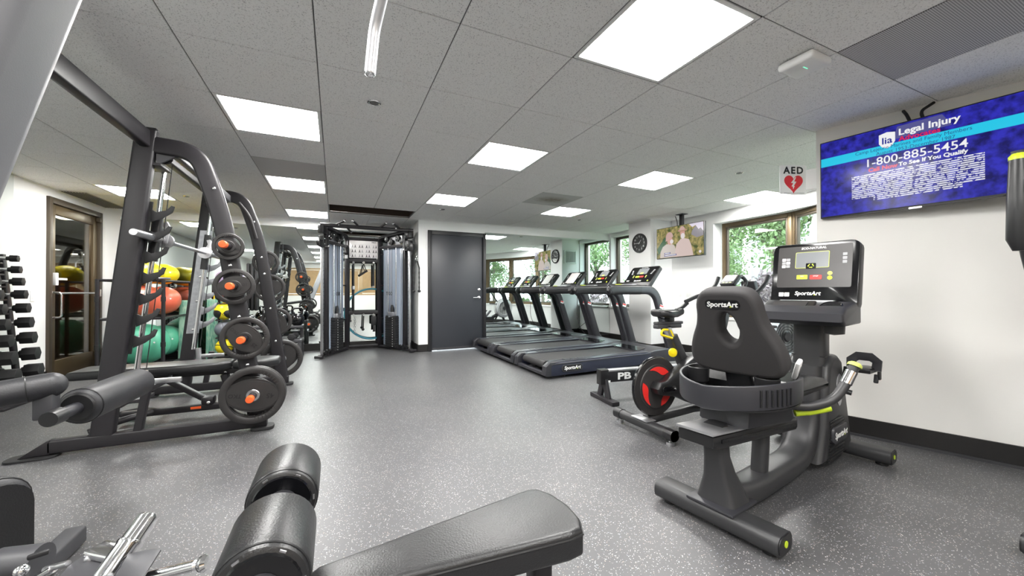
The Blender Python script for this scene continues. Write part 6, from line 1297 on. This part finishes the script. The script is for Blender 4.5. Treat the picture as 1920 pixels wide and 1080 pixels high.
def leg_station():
    q = lambda u, v_, k: V(0, 0, CAM_H) + (r3 * ((u - 960) / F_PX) + u3 * ((540 - v_) / F_PX) + f2) * k
    O = V(-.62, 1.25, 0); o = thing('leg_station', 'chrome adjusting hardware and dark upright pad at the lower left corner', 'weight machine', O)
    c = q(-38, 1040, 1.0); e1, e2 = V(.55, .83, 0).normalized(), V(.05, -.10, .99).normalized(); n = e1.cross(e2)
    pd = part(o, 'upright_pad', B(O).prism(rrect(.17, .40, .075, 6), c, e1, e2, n, .075, .022, 4), 'vinyl_grey', 'dark rounded pad standing upright'); part(pd, 'pad_piping', B(O).prism(rrect(.175, .405, .078, 6), c + n * .018, e1, e2, n, .012, .003), 'plastic'); part(pd, 'pad_board', B(O).prism(rrect(.15, .38, .07, 6), c + n * .042, e1, e2, n, .014), 'vinyl')
    p0 = q(150, 1120, .95); P0 = V(p0.x, p0.y, .30)
    part(o, 'main_post', B(O).sweep([V(P0.x, P0.y, .04), P0], rrect(.08, .08, .012), (1, 0, 0)), 'powder_grey'); part(o, 'base_rail', B(O).sweep([V(P0.x - .35, P0.y, .035), V(P0.x + .35, P0.y, .035)], rrect(.07, .07, .012), (0, 0, 1)), 'powder_grey'); part(o, 'base_foot', B(O).sweep([V(P0.x - .35, P0.y - .22, .03), V(P0.x - .35, P0.y + .22, .03)], rrect(.07, .06, .012), (0, 0, 1)), 'powder_grey')
    part(o, 'pad_arm', B(O).sweep([c - V(0, 0, .12), P0 - V(0, 0, .02)], rrect(.05, .05, .01), (0, 0, 1)), 'powder_grey')
    a, c2 = q(-5, 1062, .93), q(78, 1052, .95); br = part(o, 'bracket_tube', B(O).cyl(a, c2, .040, n=26), 'powder_grey'); part(br, 'bracket_slot', B(O).box(q(72, 1040, .915), (.035, .012, .012), .004, rot=(0, 0, .35)), 'frame_black'); part(br, 'bracket_bolt', B(O).ball(q(40, 1070, .90), .014, (1, 1, 1), 14, 8), 'chrome')
    part(o, 'pop_pin', B(O).cyl(q(72, 1082, .93), q(100, 1066, .93), .010, n=12), 'chrome'); part(o, 'pop_pin_tip', B(O).cyl(q(84, 1068, .93), q(128, 1056, .93), .007, n=10), 'steel')
    a, c2 = q(192, 1092, .90), q(240, 1024, .96); jt = part(o, 'chrome_joint', B(O).lathe([(0, 0), (.024, 0), (.027, .012), (.027, .075), (.029, .078), (.029, .083), (.025, .086), (.025, .14), (.018, .148), (0, .148)], a, c2 - a, 28), 'chrome', 'polished chrome tube joint')
    part(jt, 'joint_arm', B(O).sweep([q(228, 1040, .95), q(180, 1030, .97)], rrect(.05, .02, .006), (0, 0, 1)), 'chrome'); part(jt, 'joint_bolt', B(O).ball(q(170, 1046, .95), .013, (1, 1, .9), 12, 8), 'steel')
    zf = .40
    def onz(u, v_, z):
        d = r3 * ((u - 960) / F_PX) + u3 * ((540 - v_) / F_PX) + f2; k = (z - CAM_H) / d.z; p = d * k; return (p.x, p.y)
    part(o, 'mount_flap', B(O).prism([onz(*t, zf) for t in ((215, 1085), (268, 1085), (302, 1032), (290, 1030), (240, 1040))], (0, 0, zf), (1, 0, 0), (0, 1, 0), (0, 0, 1), .006, .002), 'powder_grey')
    part(o, 'mount_plate', B(O).prism([onz(*t, zf - .02) for t in ((105, 1090), (215, 1090), (205, 1040), (170, 1035), (130, 1062))], (0, 0, zf - .02), (1, 0, 0), (0, 1, 0), (0, 0, 1), .008, .002), 'powder_grey')
    a, c2 = q(262, 1086, .90), q(366, 1060, .92); hd = part(o, 'chrome_handle', B(O).cyl(a, c2, .012, n=18), 'chrome'); part(hd, 'handle_knob', B(O).lathe([(.012, 0), (.010, .005), (.018, .012), (.020, .02), (.015, .028), (0, .03)], c2, c2 - a, 22), 'chrome'); part(o, 'handle_post', B(O).sweep([a, V(a.x, a.y, .30), P0], rrect(.03, .03, .008), (1, 0, 0)), 'powder_grey')
leg_station()

# ------------------------------------------------------------------ outside the windows
struct('ground_outside', B().bx((4.4, -8, -.25), (40, 30, -.13)), 'lawn')
struct('path_outside', B().bx((7.3, -6, -.13), (8.8, 28, -.115)), 'paving')
rnd = random.Random(3)
def tree(name, label, x, y, h, cr, n, mname, trunk=.09, z0=-.12, low=.35):
    o = thing(name, label, 'tree', (x, y, z0), group='trees and shrubs outside'); O = V(0, 0, 0)
    b = B(); top = V(rnd.uniform(-.2, .2), rnd.uniform(-.2, .2), h * .72)
    mid = V(rnd.uniform(-.12, .12), rnd.uniform(-.12, .12), h * .35)
    b.tube([O, mid, top], trunk, 8, (1, 0, 0), [1, .75, .35]); tips = [top]
    for k in range(9):
        a = rnd.uniform(0, 2 * pi); s = (mid.lerp(top, rnd.uniform(.0, 1)) if k else mid)
        e = s + V(cos(a) * cr * rnd.uniform(.5, .95), sin(a) * cr * rnd.uniform(.5, .95), rnd.uniform(.15, .45) * h * .6)
        m_ = (s + e) / 2 + V(0, 0, .1); b.tube([s, m_, e], trunk * .38, 6, (1, 0, 0), [1, .6, .25]); tips += [e, m_]
    part(o, 'trunk', b, 'bark')
    vs, fs = [], []
    cz = h * (low + (1 - low) / 2); hz = h * (1 - low) / 2
    cl = [V(rnd.gauss(0, cr * .45), rnd.gauss(0, cr * .45), cz + rnd.gauss(0, hz * .45)) for _ in range(26)] + tips
    for _ in range(int(n * 1.5)):
        c = rnd.choice(cl) + V(rnd.gauss(0, cr * .16), rnd.gauss(0, cr * .16), rnd.gauss(0, cr * .13))
        s = rnd.uniform(.022, .048); d = V(rnd.gauss(0, 1), rnd.gauss(0, 1), rnd.gauss(0, .5)).normalized(); e = d.orthogonal().normalized(); e.rotate(Matrix.Rotation(rnd.uniform(0, 6.28), 3, d))
        g = d.cross(e); k = len(vs); vs += [c - e * s * 1.4, c + g * s * .6, c + e * s * 1.4, c - g * s * .6]; fs.append((k, k + 1, k + 2, k + 3))
    me = bpy.data.meshes.new('foliage'); me.from_pydata(vs, [], fs); me.update(); me.materials.append(M[mname]); part(o, 'foliage', me, None, kind='stuff')
    return o
tree('slender_tree', 'light green slender tree outside the widest bay window', 8.6, 5.0, 4.4, 1.15, 4600, 'leaf', low=.15)
tree('slender_tree', 'airy young tree outside beside the bay mullion', 9.0, 1.6, 4.4, 1.2, 3800, 'leaf')
tree('slender_tree', 'feathery tree outside at the left edge of the wide bay window', 10.2, 7.35, 4.6, 1.05, 3800, 'leaf', low=.15)
tree('garden_tree', 'leafy tree outside the side window by the mirror', 9.8, 9.9, 5.0, 1.6, 5000, 'leaf')
tree('garden_tree', 'broad tree on the lawn beyond the curved bay', 9.4, -3.4, 5.0, 1.3, 6500, 'leaf', low=.15)
tree('garden_tree', 'darker tree on the lawn far to the right of the bay', 13.6, 2.6, 6.0, 1.9, 6000, 'leaf_dark')
tree('garden_tree', 'dense tree beyond the bay, seen only in the mirror', 6.9, -3.6, 4.8, 1.15, 6500, 'leaf', low=.12)
tree('lilac_shrub', 'pale blossoming shrub under the bay window', 6.75, 4.15, 1.45, .42, 2400, 'blossom', .03, low=.05)
tree('lilac_shrub', 'green shrub beside the pale blossoming shrub', 6.75, 2.35, 1.25, .40, 2400, 'leaf_dark', .03, low=.05)
tree('lilac_shrub', 'low green shrub at the end of the bay', 6.2, .5, 1.0, .38, 2200, 'leaf', .03, low=.05)
def building(label, x, y0, y1, h, m):
    o = thing('apartment_building', label, 'building', (x, (y0 + y1) / 2, -.13)); O = (x, (y0 + y1) / 2, -.13)
    part(o, 'wall', B(O).bx((x, y0, -.13), (x + 3, y1, h)), m)
    k = y0 + .8
    while k < y1 - 1.4:
        for z in (1.0, 3.4, 5.8):
            if z + 1.5 < h:
                wv = part(o, 'window', B(O).bx((x - .04, k, z), (x, k + 1.2, z + 1.5), .01), 'white'); part(wv, 'pane', B(O).bx((x - .05, k + .08, z + .08), (x - .035, k + 1.12, z + 1.42)), 'facade_glass')
        k += 2.3
building('pale apartment block beyond the garden outside', 17.0, -6, 11, 9, 'facade')
building('light grey building wall outside the side window', 14.0, 11.4, 20, 9, 'facade')
o = thing('closed_parasol', 'closed cream parasol standing in the garden outside', 'parasol', (6.5, 3.2, -.12)); part(o, 'pole', B().cyl((0, 0, 0), (0, 0, 2.4), .02, n=10), 'wood_tan')
part(o, 'canopy', B().lathe([(.02, 2.42), (.07, 2.2), (.16, 1.5), (.2, .95), (.16, .93), (0, .94)], (0, 0, 0), n=14), 'canvas'); part(o, 'base', B().cyl((0, 0, 0), (0, 0, .08), .25), 'paving')
